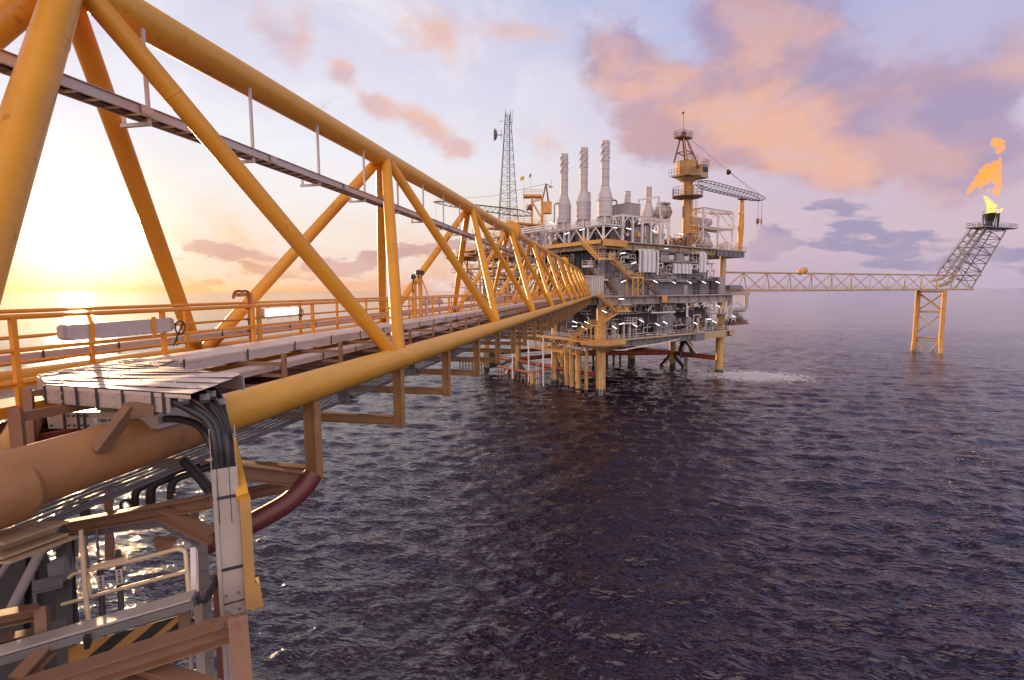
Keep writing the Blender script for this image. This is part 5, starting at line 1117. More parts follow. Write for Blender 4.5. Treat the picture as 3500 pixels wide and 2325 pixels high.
for i, (b0, b1, l) in enumerate(((-1.2, 3.4, 'white railed balcony frame below the nearest and tallest looking stack'), (4.8, 9.6, 'white railed balcony frame below the middle stack'), (11.2, 16.2, 'white railed balcony frame below the farthest of the three tall stacks'))):
    t = frame_mod(l, -1, 5.0, b0, b1, 33.8, 37.0, 1, 1, vee='A')
    PB().box(-1.4, 5.4, b0-.4, b1+.4, 37.05, 37.25).build('floor_plate', M['white'], t)
    PB().rail([(-1.4, b1+.4, 37.25), (-1.4, b0-.4, 37.25), (5.4, b0-.4, 37.25)], 1.2, .75, .05, (1, .66, .33)).build('railing', M['white'], t)
    c = (4.8, (4, 10.9, 17.8)[i]); k = M['stack']
    s = thing('exhaust_stack', ('nearest of three tall white exhaust stacks with spiral strakes, rightmost and highest in view', 'middle of the three tall white exhaust stacks with spiral strakes', 'farthest of the three tall white exhaust stacks, with a dark bent pipe at its left')[i], 'exhaust stack', P((*c, 40)), 'tall exhaust stacks')
    PB().lathe((*c, 39.8), [(1.66, 0), (1.72, .9), (1.72, 4.1)], 36).build('silencer', k, s); PB().lathe((*c, 43.95), [(1.72, 0), (1.62, .55), (1.02, 2.45), (.95, 2.7)], 36).build('cone', k, s); PB().tube((*c, 46.6), (*c, 56.6), .93, n=30).build('flue', k, s)
    for z, r in ((40.8, 1.72), (42.1, 1.72), (43.3, 1.72), (43.9, 1.74), (46.7, .95), (48.6, .93), (50.4, .93), (52.2, .93), (54.2, .93), (55.9, .93)): PB().lathe((*c, z), [(r, -.05), (r+.07, -.04), (r+.07, .04), (r, .05)], 30).build('band', k, s)
    m = PB()
    for ph in (0, 2.1, 4.2): m.path([(c[0]+1.0*math.cos(ph+u*5.2), c[1]+1.0*math.sin(ph+u*5.2), 51.9+4*u) for u in np.linspace(0, 1, 26)], .10, 5)
    m.build('spiral_strake', k, s); PB().lathe((*c, 56.55), [(.8, 0), (.8, .06)], 20).build('mouth', M['dark'], s)
    m = PB()
    for q in range(4):
        a_ = PI/4+q*PI/2; d = np.array((math.cos(a_)*1.5, math.sin(a_)*1.5)); m.bar((c[0]+d[0], c[1]+d[1], 37.2), (c[0]+d[0]*.95, c[1]+d[1]*.95, 40.2), .22, .22, up=(1, 0, 0)); m.path([(c[0]+d[0]*1.5, c[1]+d[1]*1.5, 37.4), (c[0]+d[0]*1.25, c[1]+d[1]*1.25, 39), (c[0]+d[0]*.95, c[1]+d[1]*.95, 40)], .1, 6, .6)
    m.build('support', M['white'], s); PB().box(c[0]-1.2, c[0]+1.2, c[1]-1.2, c[1]+1.2, 33.9, 39.8).build('inlet_duct', M['lgrey'], s)
    if i == 2: PB().path([(c[0]-2.2, c[1]+1.2, 40), (c[0]-2.2, c[1]+1.2, 44.4), (c[0]-1.6, c[1]+.2, 44.8), (c[0]-1.5, c[1], 43)], .16, 8, .5).build('vent_pipe', M['grey'], s)
    if i == 0: PB().path([(c[0]+1.6, c[1]-.6, 43.6), (c[0]+2.9, c[1]-.9, 43.7), (c[0]+2.9, c[1]-.9, 39.5)], .2, 8, .5).build('vent_pipe', M['grey'], s)
for (a, b, z, r, zt, l) in ((9, 14, 38, .85, 47.2, 'short pale flue half hidden behind the middle tall stack'), (11.5, 10, 38, .85, 47.3, 'short pale flue half hidden behind the nearest tall stack'), (19.4, 10, 38, .72, 48.0, 'plain short pale stack between the tall stacks and the crane')):
    s = thing('short_stack', l, 'exhaust stack', P((a, b, z)), 'short exhaust stacks'); PB().tube((a, b, 34), (a, b, zt), r, n=24).build('flue', M['stack'], s)
    for q in (0, .9, 2.6, 4.6): PB().lathe((a, b, zt-.1-q), [(r, -.05), (r+.08, -.04), (r+.08, .04), (r, .05)], 24).build('band', M['stack'], s)
s = thing('coned_stack', 'short pale stack with a wide cone foot just left of the crane', 'exhaust stack', P((27.5, 10, 34)), 'short exhaust stacks'); PB().lathe((27.5, 10, 40), [(2.3, 0), (2.2, 2.2), (.85, 5.6)], 28).build('cone', M['stack'], s); PB().tube((27.5, 10, 45.5), (27.5, 10, 50), .8, n=24).build('flue', M['stack'], s)
for z in (46, 47.8, 49.4): PB().lathe((27.5, 10, z), [(.8, -.05), (.88, -.04), (.88, .04), (.8, .05)], 24).build('band', M['stack'], s)
# white frame with grey boxes right of stacks
frame_mod('long white frame with knee braces standing on the upper deck edge, left of the crane', 5.4, 21.6, -1, 4, 33.9, 39.7, 5, 1)
for a0, a1, b0, b1, z0, z1, mt, l in ((5.8, 8.4, 1, 4, 34, 39, 'dark', 'dark machinery enclosure inside the left bay of the long white frame'), (9.2, 12.6, -.4, 3, 34, 37.2, 'net', 'square grey lagged box in the long white frame'), (8.8, 12.8, 1, 4, 37.3, 39.4, 'darkwall', 'dark ribbed box above the lagged box'), (10, 14.2, 1.5, 7, 39.9, 43.1, 'lgrey', 'grey air intake house on top of the long white frame'), (16.2, 18, .5, 4, 34, 38.8, 'darkwall', 'dark box in the right part of the long white frame'), (18.2, 21, -.4, 3, 34, 36.4, 'white', 'white machinery skid in the last bay of the long white frame'), (14, 15.2, -.2, 2, 34, 38, 'white', 'white upright panel box between the two dark boxes'), (1.5, 4.4, 6, 10, 34, 36.8, 'grey', 'grey generator enclosure under the middle stack'), (1.5, 4.4, 12, 15, 34, 36.6, 'grey', 'grey generator enclosure under the farthest stack'), (1.8, 4.4, -.5, 3, 34, 36.8, 'darkwall', 'dark generator enclosure under the nearest stack')):
    t = thing('machinery_box', l, 'enclosure', P((a0, b0, z0)), 'enclosures on the upper deck'); PB().box(a0, a1, b0, b1, z0, z1).build('casing', M[mt], t)
    m = PB(); 
    for q in np.linspace(a0+.3, a1-.3, 4): m.box(q-.05, q+.05, b0-.08, b0-.001, z0+.1, z1-.1)
    m.box(a0-.08, a1+.08, b0-.08, b1, z1, z1+.1); m.build('trim', M['lgrey'], t)
t = thing('exhaust_silencer', 'eight sided grey silencer drum on a stand right of the coned stack', 'silencer', P((28.5, 5, 40))); PB().lathe((26.2, 6, 43.2), [(1.0, 0), (1.9, 1.2), (1.9, 3.6), (.9, 5)], 8, axis=(1, 0, 0), smooth=False).build('drum', M['lgrey'], t); PB().box(27.4, 30.2, 5, 7, 45, 45.5).build('cap', M['lgrey'], t)
m = PB()
for a in (27, 30):
    for b in (5, 7): m.bar((a, b, 33.9), (a, b, 42.2), .25, .25, up=(1, 0, 0))
m.build('stand', M['white'], t)
m = PB()                                                        # slanting gantry arm
m.bar((14, 2, 44.2), (21.5, 2, 45.7), .35, .35); m.bar((21.5, 2, 45.7), (22.5, 2, 39.9), .3, .3); m.bar((21.4, 2, 45), (19.8, 2, 42), .15, .15); m.bar((14.2, 2, 40), (14.2, 2, 44.2), .25, .25, up=(1, 0, 0)); tag(m.build('gantry_arm', M['white']), 'white slanting gantry arm above the intake house', 'gantry')
# right: open white tower with vessels
t = frame_mod('tall open white frame tower with vessels inside, right of the crane', 38, 52, .5, 5, 33.7, 44.3, 2, 1, r=.18, rail=False, vee='none')
m = PB(); m.ibar((36, .5, 39.4), (52, .5, 39.4), .3, .45, .05); m.ibar((36, 5, 39.4), (52, 5, 39.4), .3, .45, .05); m.bar((38, .5, 39.5), (45, .5, 44), .16, .16); m.bar((45, .5, 44), (52, .5, 39.6), .16, .16); m.bar((38, .5, 39.2), (34.5, .5, 34.5), .18, .18); m.bar((45, .5, 34), (52, .5, 39.2), .16, .16); m.bar((52, .5, 34), (45, .5, 39.2), .16, .16); m.build('brace', M['white'], t)
PB().box(36, 52.6, .2, 5.3, 39.62, 39.75).build('floor_plate', M['white'], t); PB().rail([(49, .2, 39.75), (52.6, .2, 39.75), (52.6, 5, 39.75)], 1.2, 1.2, .05).build('railing', M['white'], t); PB().bar((43.5, 2, 43.6), (53, 2, 44.2), .35, .45).build('lifting_beam', M['tan'], t)
for a0, a1, b, z, r, l in ((34, 42.6, 3, 36.9, 1.75, 'big pale horizontal vessel in the lower bay of the white tower'), (40.5, 44, 4.5, 36.8, 1.6, 'pale horizontal vessel end right behind the big one'), (34.5, 44.5, 3, 41.3, 1.0, 'slimmer grey horizontal vessel on the upper floor of the white tower'), (36.5, 41, .2, 34.9, .8, 'short grey horizontal drum at deck level before the white tower')):
    v = thing('process_vessel', l, 'vessel', P((a0, b, z)), 'horizontal vessels in the white tower'); PB().tube((a0, b, z), (a1, b, z), r, n=24).build('shell', M['lgrey'], v); PB().dome((a1, b, z), r, (1, 0, 0), r*.6, 24).build('head', M['lgrey'], v); PB().dome((a0, b, z), r, (-1, 0, 0), r*.6, 24).build('head', M['lgrey'], v)
    m = PB(); 
    for q in (.2, .5, .8): m.lathe((a0+(a1-a0)*q, b, z), [(r, -.06), (r+.06, -.05), (r+.06, .05), (r, .06)], 24, axis=(1, 0, 0))
    for q in (.3, .7): m.path([(a0+(a1-a0)*q, b, z+r), (a0+(a1-a0)*q, b, z+r+.8), (a0+(a1-a0)*q+1.2, b, z+r+.8), (a0+(a1-a0)*q+1.2, b, z+r)], .16, 8, .4, 4)
    m.build('nozzle', M['white'], v)
dk = thing('deck_pipework', 'tangle of small pale pipes along the right part of the upper deck', 'pipework', P((48, 0, 33.6))); m = PB()
for i in range(46):
    a, b, z = rnd.uniform(36, 54.2), rnd.uniform(-1.6, 2), 33.7+rnd.uniform(.5, 2.3); m.path([(a, b, 33.6), (a, b, z), (a+rnd.uniform(.4, 2.2), b, z), (a+rnd.uniform(.4, 2.2), b, 33.7)], rnd.choice((.06, .09, .14, .22)), 6, .3, 3)
m.build('pipe_loop', M['white'], dk)
dk = thing('deck_pipework', 'tangle of brownish pipes on the upper deck between white frame and crane', 'pipework', P((26, 0, 33.8))); m = PB()
for i in range(30):
    a, b, z = rnd.uniform(21.8, 31), rnd.uniform(-1.6, 3), 33.8+rnd.uniform(.5, 2.4); m.path([(a, b, 33.8), (a, b, z), (a+rnd.uniform(.4, 2.2), b, z), (a+rnd.uniform(.4, 2.2), b, 33.9)], rnd.choice((.07, .1, .18, .3)), 6, .3, 3)
m.build('pipe_loop', M['brown'], dk)
dk = thing('deck_pipework', 'tangle of pale pipes and ducts behind the stacks near the orange crane', 'pipework', P((2, 22, 33.8))); m = PB()
for i in range(46):
    a, b, z = rnd.uniform(-1, 5), rnd.uniform(16, 33), 33.8+rnd.uniform(.8, 6.5); m.path([(a, b, 33.8), (a, b, z), (a, b+rnd.uniform(.8, 4), z), (a, b+rnd.uniform(.8, 4), 34)], rnd.choice((.1, .15, .25, .4)), 7, .5, 3)
m.build('pipe_loop', M['stack'], dk)
hp = thing('pipe_bridge', 'pale pipe portal bending over the deck left of the farthest stack', 'pipe', P((-1.2, 20, 34))); m = PB()
for q in (0, .55, 1.1): m.path([(-1.6, 17, 34), (-1.6, 17, 38.8-q), (-1.6, 29, 38.8-q)], .22, 8, .4, 4)
m.build('pipe', M['white'], hp)
# portal posts between frame and crane
for a, z, l in ((24.3, 38.3, 'small white goalpost frame left of the crane pedestal'), (29.2, 36.8, 'smaller white goalpost frame close by the crane pedestal')):
    tag(PB().bar((a-2.4, 1, z), (a, 1, z), .2, .25).bar((a, 1, 33.8), (a, 1, z), .2, .2, up=(1, 0, 0)).bar((a-2.4, 1, 33.8), (a-2.4, 1, z), .2, .2, up=(1, 0, 0)).build('goalpost_frame', M['white']), l, 'frame', 'white goalpost frames')
# ---- pedestal crane
cr = thing('pedestal_crane', 'tall orange pedestal crane with its lattice boom resting to the right', 'crane', P((31.6, 1, 31)))
ca, cb = 31.6, 1.0
m = PB(); m.tube((ca, cb, 31), (ca, cb, 47), 1.12, n=12); m.tube((ca, cb, 46.9), (ca, cb, 50.3), 1.28, n=28); m.lathe((ca, cb, 46.7), [(1.3, -.1), (1.4, 0), (1.3, .1)], 24)
m.build('pedestal', M['craney'], cr); PB().tube((ca+1.05, cb-.9, 31.5), (ca+1.05, cb-.9, 48), .12, n=8).tube((ca+.4, cb-1.35, 40), (ca+.4, cb-1.35, 49.4), .13, n=8).build('riser_pipe', M['orange'], cr)
m = PB(); rr = 3.7; pts = [(ca+rr*math.cos(a), cb+rr*math.sin(a), 46.6) for a in np.linspace(0, 2*PI, 13)]
m.lathe((ca, cb, 46.35), [(1.2, -.5), (3.5, 0), (3.75, .08), (3.75, .2), (1.2, .24)], 24); m.build('ring_platform', M['brown'], cr); PB().rail(pts, 2.2, 1.0, .05, (1, .66, .33)).build('railing', M['brown'], cr)
m = PB(); m.box(ca-1.6, ca+2.6, cb-2.2, cb-1.2, 37.3, 37.5); m.rail([(ca-1.6, cb-2.2, 37.5), (ca+2.6, cb-2.2, 37.5), (ca+2.6, cb-.2, 37.5)], 1.8, .9, .05, (1, .6)); m.build('lower_platform', M['orange'], cr)
PB().ladder((ca+1.9, cb-1.3, 37.4), (ca+1.9, cb-1.3, 46.4), .8, .06, .5, side=(0, 1, 0)).build('ladder', M['orange'], cr)
m = PB()                                                       # slewing house: chamfered underside, curved drum
m.lathe((ca, cb, 50.2), [(1.4, 0), (1.6, .15), (3.3, 1.3), (3.3, 1.5)], 20, smooth=False); m.box(ca-3.6, ca+4.6, cb-2.9, cb+2.4, 51.3, 51.6); m.build('turntable', M['tan'], cr)
PB().lathe((ca-1, cb, 51.62), [(2.5, 0), (2.5, 3.3), (2.3, 3.5)], 12, smooth=False).build('machinery_house', M['craney'], cr); cab = PB().box(ca+1.8, ca+4.4, cb-2.8, cb+.2, 51.62, 54.2).build('operator_cab', M['tan'], cr)
PB().box(ca+2.0, ca+4.2, cb-2.86, cb-2.81, 52.6, 53.9).box(ca+4.41, ca+4.46, cb-2.5, cb, 52.6, 53.9).build('window', M['black'], cab); PB().box(ca+1.7, ca+4.5, cb-2.9, cb+.3, 54.22, 54.4).build('roof', M['tan'], cab)
PB().rail([(ca+1.7, cb-2.9, 54.4), (ca+4.5, cb-2.9, 54.4), (ca+4.5, cb+.3, 54.4)], 1.3, .8, .05).rail([(ca-3.8, cb-2.9, 51.6), (ca-1, cb-2.9, 51.6)], 1.6, .8, .05).rail([(ca-3.9, cb+2.9, 51.6), (ca-3.9, cb-2.9, 51.6)], 1.6, .8, .05).build('railing', M['brown'], cr)
PB().rail([(ca-3.2, cb-1.5, 55.1), (ca+1, cb-2.2, 55.1)], 1.3, .8, .05).build('railing', M['brown'], cr)
ap = np.array((ca-2.4, cb, 60.6)); m = PB()
for q in ((ca-3.3, cb-1.9, 54.9), (ca+1.7, cb-1.9, 53.8), (ca-3.3, cb+1.9, 54.9), (ca+1.7, cb+1.9, 53.8)):
    m.bar(np.array(q), ap+np.array((.55 if q[0] > ca else -.45, .5 if q[1] > cb else -.5, 0)), .32, .32)
for f in (.42,): 
    for b in (-1.4, 1.4): m.bar((ca-3.0, cb+b, 57.3), (ca+.2, cb+b, 57.0), .2, .2)
    for a in (-2.9, .1): m.bar((ca+a, cb-1.4, 57.2), (ca+a, cb+1.4, 57.2), .2, .2)
m.build('a_frame', M['brown'], cr)
PB().ladder((ca-.5, cb-1.6, 55), (ca-1.6, cb-.6, 60.4), .6, .05, .4, side=(0, 1, 0)).build('ladder', M['brown'], cr)
m = PB(); m.box(ap[0]-2, ap[0]+2, cb-1.3, cb+1.3, 60.5, 60.75); m.rail([(ap[0]-2, cb+1.3, 60.75), (ap[0]-2, cb-1.3, 60.75), (ap[0]+2, cb-1.3, 60.75), (ap[0]+2, cb+1.3, 60.75), (ap[0]-2, cb+1.3, 60.75)], 1.4, .7, .05); m.build('top_platform', M['brown'], cr)
m = PB(); m.extr([(ap[0]-.7, cb-.3, 60.75), (ap[0]+.9, cb-.3, 60.75), (ap[0]+.5, cb-.3, 62.3), (ap[0]-.1, cb-.3, 62.3)], (0, .6, 0)); m.tube((ap[0]-1.95, cb-1.3, 60.7), (ap[0]-1.95, cb-1.3, 65.8), .05, n=5); m.lathe((ap[0]-2.1, cb-1.3, 65.9), [(.22, -.25), (.26, 0), (.22, .25)], 10); m.build('mast_head', M['dark'], cr)
def lattice(p, q, w0, h0, w1, h1, n, r, mat, parent, name='boom', kink=None):
    p = np.array(p, float); q = np.array(q, float); d = unit(q-p); s = unit(np.cross(d, (0, 0, 1))); u = np.cross(s, d); m = PB(); st_ = []
    for i in range(n+1):
        f = i/n; g = min(1, f*4, 1.0) if kink else 1; w = w0+(w1-w0)*f; h = h0+(h1-h0)*f
        if kink: h *= min(1, .35+f*5, .35+(1-f)*5); w *= min(1, .5+f*5)
        c = p+(q-p)*f; st_.append([c+s*w/2*a+u*h/2*b for a, b in ((-1, -1), (1, -1), (1, 1), (-1, 1))])
    for i in range(n):
        A_, B_ = st_[i], st_[i+1]
        for k in range(4):
            m.tube(A_[k], B_[k], r*1.6, n=5, caps=False); m.tube(A_[k], B_[(k+1) % 4], r, n=4, caps=False)
            m.tube(B_[k], B_[(k+1) % 4], r*.8, n=4, caps=False)
    return m.build(name, M[mat], parent)
lattice((ca+3.2, cb-.3, 50.4), (64.2, -1.2, 48.9), 1.9, 2.1, 1.7, 1.7, 18, .05, 'dark', cr, 'boom', True)
tip = np.array((63.8, -1.2, 49.7)); ped = np.array((ap[0]+1.5, cb, 61.3)); mid = ped+(tip-ped)*.52+np.array((0, 0, -.4)); m = PB()
for o_ in np.linspace(-.5, .5, 6): m.tube(ped+np.array((0, o_, o_)), mid+np.array((0, o_*.3, o_*.3)), .028, n=4)
m.build('luffing_rope', M['grey'], cr); m = PB()
for e in (tip, np.array((59, -1.2, 50.2))): m.tube(mid, e, .045, n=5)
m.build('pendant', M['dark'], cr); PB().lathe(mid-np.array((.7, 0, 0)), [(.2, 0), (.65, .4), (.65, 1.1), (.2, 1.5)], 10, axis=(1, 0, -.4)).build('bridle_block', M['black'], cr)
for x, z1, r in ((62.0, 42.6, .5), (64.0, 42.6, .22)):
    m = PB(); m.tube((x-.1, -1.2, 48.2), (x-.1, -1.2, z1+.6), .03, n=4); m.tube((x+.12, -1.2, 48.2), (x+.12, -1.2, z1+.6), .03, n=4); m.build('hoist_rope', M['dark'], cr); PB().lathe((x, -1.2, z1-.9), [(.08, 0), (r, .5), (r, 1.3), (.1, 1.8)], 10).tube((x, -1.2, z1-1.5), (x, -1.2, z1-.8), .06, n=5).build('hook_block', M['brown'], cr)
t = thing('boom_rest', 'orange tapered post holding up the crane boom at the right deck end', 'post', P((54, -1, 33.6))); PB().lathe((53.6, -1.0, 33.6), [(.62, 0), (.62, 2), (.85, 7), (.55, 14.2)], 14).build('post', M['orange'], t); PB().bar((52.2, -1.2, 47.8), (54.8, -1.2, 47.8), 1.4, .25).build('cradle', M['dark'], t)
# ---- second, orange crane behind
c2 = thing('offshore_crane', 'orange crane with a lookout deck between the radio mast and the stacks', 'crane', P((6, 30, 34)))
cc = locd(1838, 700, 150); A0, B0 = cc[0], cc[1]; zc = lambda y: locd(1838, y, 150)[2]
u1 = P((0, 0, 0)); rx = np.array([PR[0]*math.cos(.2), 0, 0])
def cl(dx, dy, z): # crane local: picture right / depth, in platform coordinates
    rgt = np.array([math.cos(math.radians(11.2)), math.sin(math.radians(-0)), 0]); r_ = np.array([WM[:, 0][0], WM[:, 0][1]]); f_ = np.array([fwd[0], fwd[1]])/np.hypot(fwd[0], fwd[1])
    w_ = r_*dx+f_*dy; return np.array((A0+w_@PR[:2], B0+w_@PL[:2], z))
m = PB()
for dx in (-1.7, 1.3):
    for dy in (-1.3, 1.3): m.bar(cl(dx, dy, 38), cl(dx, dy, zc(678)), .4, .4, up=(1, 0, 0))
for dy in (-1.3, 1.3): m.tube(cl(-1.7, dy, 40), cl(1.3, dy, 44), .13, n=6).tube(cl(1.3, dy, 44), cl(-1.7, dy, 49), .13, n=6).tube(cl(-1.7, dy, 49), cl(1.3, dy, zc(680)), .13, n=6)
m.build('tower', M['orange'], c2); zt = zc(670); m = PB(); m.slab([tuple(cl(dx, dy, 0)[:2]) for dx, dy in ((-4.2, -1.8), (1.2, -1.8), (1.2, 1.8), (-4.2, 1.8))], zt-.5, zt); m.rail([cl(-4.2, 1.8, zt), cl(-4.2, -1.8, zt), cl(1.2, -1.8, zt)], 1.4, .9, .05); m.build('lookout_deck', M['orange'], c2)
m = PB(); top = cl(2.4, 0, zc(630))
for dx, dy, y in ((1.3, -1.2, 690), (1.3, 1.2, 690), (3.4, -1, 712), (3.4, 1, 712)): m.bar(cl(dx, dy, zc(y)), top, .28, .28)
m.bar(top, cl(3.8, 0, zc(640)), .2, .2); m.box(*sorted((cl(3.3, 0, 0)[0], cl(4.3, 0, 0)[0])), *sorted((cl(3.3, -1, 0)[1], cl(4.3, 1, 0)[1])), zc(642), zc(640)); m.tube(cl(3.9, 0, zc(640)), cl(3.9, 0, zc(612)), .05, n=5); m.build('a_frame', M['brown'], c2)
m = PB(); m.slab([tuple(cl(dx, dy, 0)[:2]) for dx, dy in ((1.5, -1.5), (4.0, -1.5), (4.0, 1.5), (1.5, 1.5))], zc(730), zc(692)); m.build('machinery_house', M['orange'], c2)
m = PB()
for s_ in (-.7, 0, .7): m.lathe(cl(-2.6+s_*.2, -1.4+s_, zc(712)), [(.3, -.6), (.9, -.55), (.9, -.4), (.5, -.35), (.5, .35), (.9, .4), (.9, .55), (.3, .6)], 14, axis=tuple((cl(1, .3, 0)-cl(0, 0, 0))))
m.build('winch', M['brown'], c2)
PB().lathe(cl(-1.5, 0, 38), [(3.2, 0), (3.2, 1.4), (2.2, 2.2)], 18).build('pedestal', M['stack'], c2)
PB().ladder(cl(1.5, -1.5, 38.5), cl(1.9, -1.5, 45), .9, .06, .4, side=(0, 1, 0)).build('ladder', M['orange'], c2)
tipc = locd(1490, 692, 158); lattice(cl(-1.8, -1, zc(735)), tipc, 1.9, 2.0, 1.3, 1.2, 18, .05, 'dark', c2, 'boom', True)
m = PB(); 
for e in (.35, -.35): m.tube(top+np.array((0, e, 0)), cl(-13.5, 1.5, zc(668)), .035, n=4)
m.tube(cl(-13.5, 1.5, zc(668)), tipc+np.array((0, 0, .8)), .035, n=4); m.build('pendant', M['dark'], c2)
m = PB(); m.tube(tipc, tipc-np.array((0, 0, 5.2)), .03, n=4); m.lathe(tipc-np.array((0, 0, 6)), [(.05, 0), (.22, .3), (.05, .9)], 8); m.build('hoist_rope', M['dark'], c2); PB().bar(tipc-np.array((1.0, 0, 0)), tipc+np.array((1.4, -1.0, .3)), .5, .45).build('boom_head', M['tan'], c2)
# ---- radio mast
mc = locd(1738, 752, 155); zb_, zt_ = mc[2]-1.5, locd(1731, 404, 155)[2]
rm = thing('radio_mast', 'tall dark lattice radio mast with a dish on its left', 'mast', P((mc[0], mc[1], zb_)))
def mp_(f, k): w_ = (3.5*(1-f)+.92*f); a = PI/4+k*PI/2+.9; return np.array((mc[0]+(-.0)*f+w_*1.2*math.cos(a), mc[1]+w_*1.2*math.sin(a), zb_+(zt_-zb_)*f))
m = PB(); nb = 13
for i in range(nb):
    f0, f1 = i/nb, (i+1)/nb
    for k in range(4):
        m.tube(mp_(f0, k), mp_(f1, k), .075, n=5, caps=False); m.tube(mp_(f0, k), mp_(f1, (k+1) % 4), .036, n=4, caps=False); m.tube(mp_(f0, (k+1) % 4), mp_(f1, k), .036, n=4, caps=False); m.tube(mp_(f1, k), mp_(f1, (k+1) % 4), .04, n=4, caps=False)
m.build('lattice', M['dark'], rm)
PB().ladder((mc[0], mc[1], zb_), (mc[0], mc[1], zt_), .7, .05, .6, side=(1, 1, 0)).tube((mc[0]+.6, mc[1], zb_), (mc[0]+.6, mc[1], zt_), .09, n=6).build('ladder', M['dark'], rm)
m = PB(); top_ = mp_(1, 0)
for k in range(4): m.tube(mp_(1, k), mp_(1, k)+np.array((0, 0, 1.2)), .05, n=4)
for dx, y0, y1 in ((1727, 404, 370), (1752, 425, 378), (1732, 404, 385)):
    q = locd(dx, y0, 155); m.tube(q, q+np.array((0, 0, (y0-y1)/1750*155)), .045, n=4)
for y in (409, 419): m.tube(locd(1740, y, 155), locd(1752, y, 155), .05, n=4)
m.tube(locd(1720, 413, 155), locd(1705, 416, 155), .06, n=4); m.build('aerial', M['dark'], rm)
dq = locd(1699, 461, 155); m = PB(); lft = -(PR*math.cos(0)); ax_ = cl(-1, -.15, 0)-cl(0, 0, 0); m.lathe(dq, [(.15, 0), (1.2, .25), (1.85, .85), (1.9, .85), (1.25, .15), (.15, -.1)], 20, axis=tuple(ax_)); m.build('dish', M['grey'], rm); PB().tube(dq, locd(1716, 463, 155), .12, n=6).tube(locd(1713, 445, 155), locd(1713, 478, 155), .08, n=6).build('dish_mount', M['dark'], rm)
# flags
for i, (sx, y0, y1, d, mt, l) in enumerate(((1791, 670, 601, 152, 'flagy', 'thin flagpole with a yellow flag near the orange crane'), (1815, 655, 592, 152, 'flagg', 'thin flagpole with a small dark green flag right of the yellow one'))):
    q = locd(sx, y0, d); h = (y0-y1)/1750*d; t = thing('flagpole', l, 'flag', P(q), 'flags by the orange crane'); PB().tube(q-np.array((0, 0, 9 if i == 0 else 0)), q+np.array((0, 0, h)), .05, n=6).build('pole', M['lgrey'], t); m = PB(); vs = []
    e = cl(-1, 0, 0)-cl(0, 0, 0); W_ = (1.15 if i == 0 else .55)
    for j in range(6):
        for k in range(2): vs.append(q+np.array((0, 0, h-.15-(1.05 if i == 0 else .8)*k-.5*(j/5)**1.2*(1 if i == 0 else 1.6)))+e*(W_*j/5*(1-.15*k))+(cl(0, 1, 0)-cl(0, 0, 0))*.10*math.sin(j*1.6))
    m.add(vs, [(j*2, j*2+2, j*2+3, j*2+1) for j in range(5)], True); m.add([v+(cl(0, .02, 0)-cl(0, 0, 0)) for v in vs], [(j*2, j*2+1, j*2+3, j*2+2) for j in range(5)], True); m.build('flag', M[mt], t)
# ---- lamps on the platform
LP = [(2302, 965, -1.6, 30, 'over the ribbed wall, first of four right of the stairs'), (2356, 965, -1.6, 30, 'over the ribbed wall, second of four right of the stairs'), (2406, 965, -1.6, 30, 'above the walkway near the dark wall panel'), (2453, 965, -1.8, 25, 'above the dark doorway at the right end of the main deck'), (2241, 963, -1.6, 30, 'over the ribbed wall beside the brown stair flight'),
 (2041, 961, -1.2, -30, 'upper of two parallel tubes by the bridge landing'), (2047, 966, -1.4, -30, 'lower of two parallel tubes by the bridge landing'), (2128, 866, -1.8, -8, 'hung above the ducts left of the slim duct'), (2167, 899, -1.8, -20, 'left of the slim white duct at stair height'), (2124, 1022, -2.6, 0, 'just below the main deck edge by the stairs'), (2066, 1065, -2.2, 25, 'under the main deck left of the hung landing'),
 (2131, 962, -1.4, -25, 'behind the inner stair flight'), (2125, 1107, -1.2, -18, 'over the white pump skid'), (2100, 1119, -1.2, 30, 'in front of the white pump skid'), (2171, 1113, -1, 32, 'on the white upright beside the dark wall'), (2193, 1097, -.6, 28, 'over the left electrical cabinet'), (2247, 1109, -1, 28, 'over the right electrical cabinet'), (2274, 1103, -1.4, 30, 'brightest one before the netted tank'), (1965, 1101, 4, 25, 'left of the lower stairs, upper one'), (1964, 1116, 3, 0, 'left of the lower stairs on a short post'), (1996, 1120, 1, 30, 'by the corner deck below the lower stairs'), (2006, 1103, 2, 25, 'behind the lowest stair flight'),
 (2377, 1105, -1.4, 28, 'over the pipes right of the yellow column'), (2423, 1091, -1, 3, 'under the small braced balcony'), (2442, 1100, -1.6, 25, 'on the column under the braced balcony'), (2454, 1046, -1.6, 25, 'beside the domed vessel below the main deck'), (2511, 1082, -1.8, 20, 'on a lamp post over the low side platform'), (2149, 782, -.8, 15, 'under the nearest stack balcony at right'), (2100, 778, -1.4, 12, 'under the nearest stack balcony at left'), (1989, 785, 4, -15, 'under the middle stack balcony'), (1938, 798, 11, -20, 'under the farthest stack balcony'), (2236, 790, -1.2, 25, 'in the right part of the long white frame'), (2328, 799, -1.4, 15, 'left of the crane pedestal at deck level'), (1885, 761, 17, 28, 'left of the farthest stack near the pipe portal'), (2275, 850, -1.2, 0, 'under the upper deck above the left cabin'), (2005, 913, 3, 0, 'on the dark wall above the bridge end'), (1712, 892, 30, 8, 'on the left side seen between the bridge braces'), (1770, 905, 24, 8, 'on the left side behind the middle of the bridge'), (1700, 985, 34, 20, 'low on the left side behind the bridge walkway')]
L0_ = None
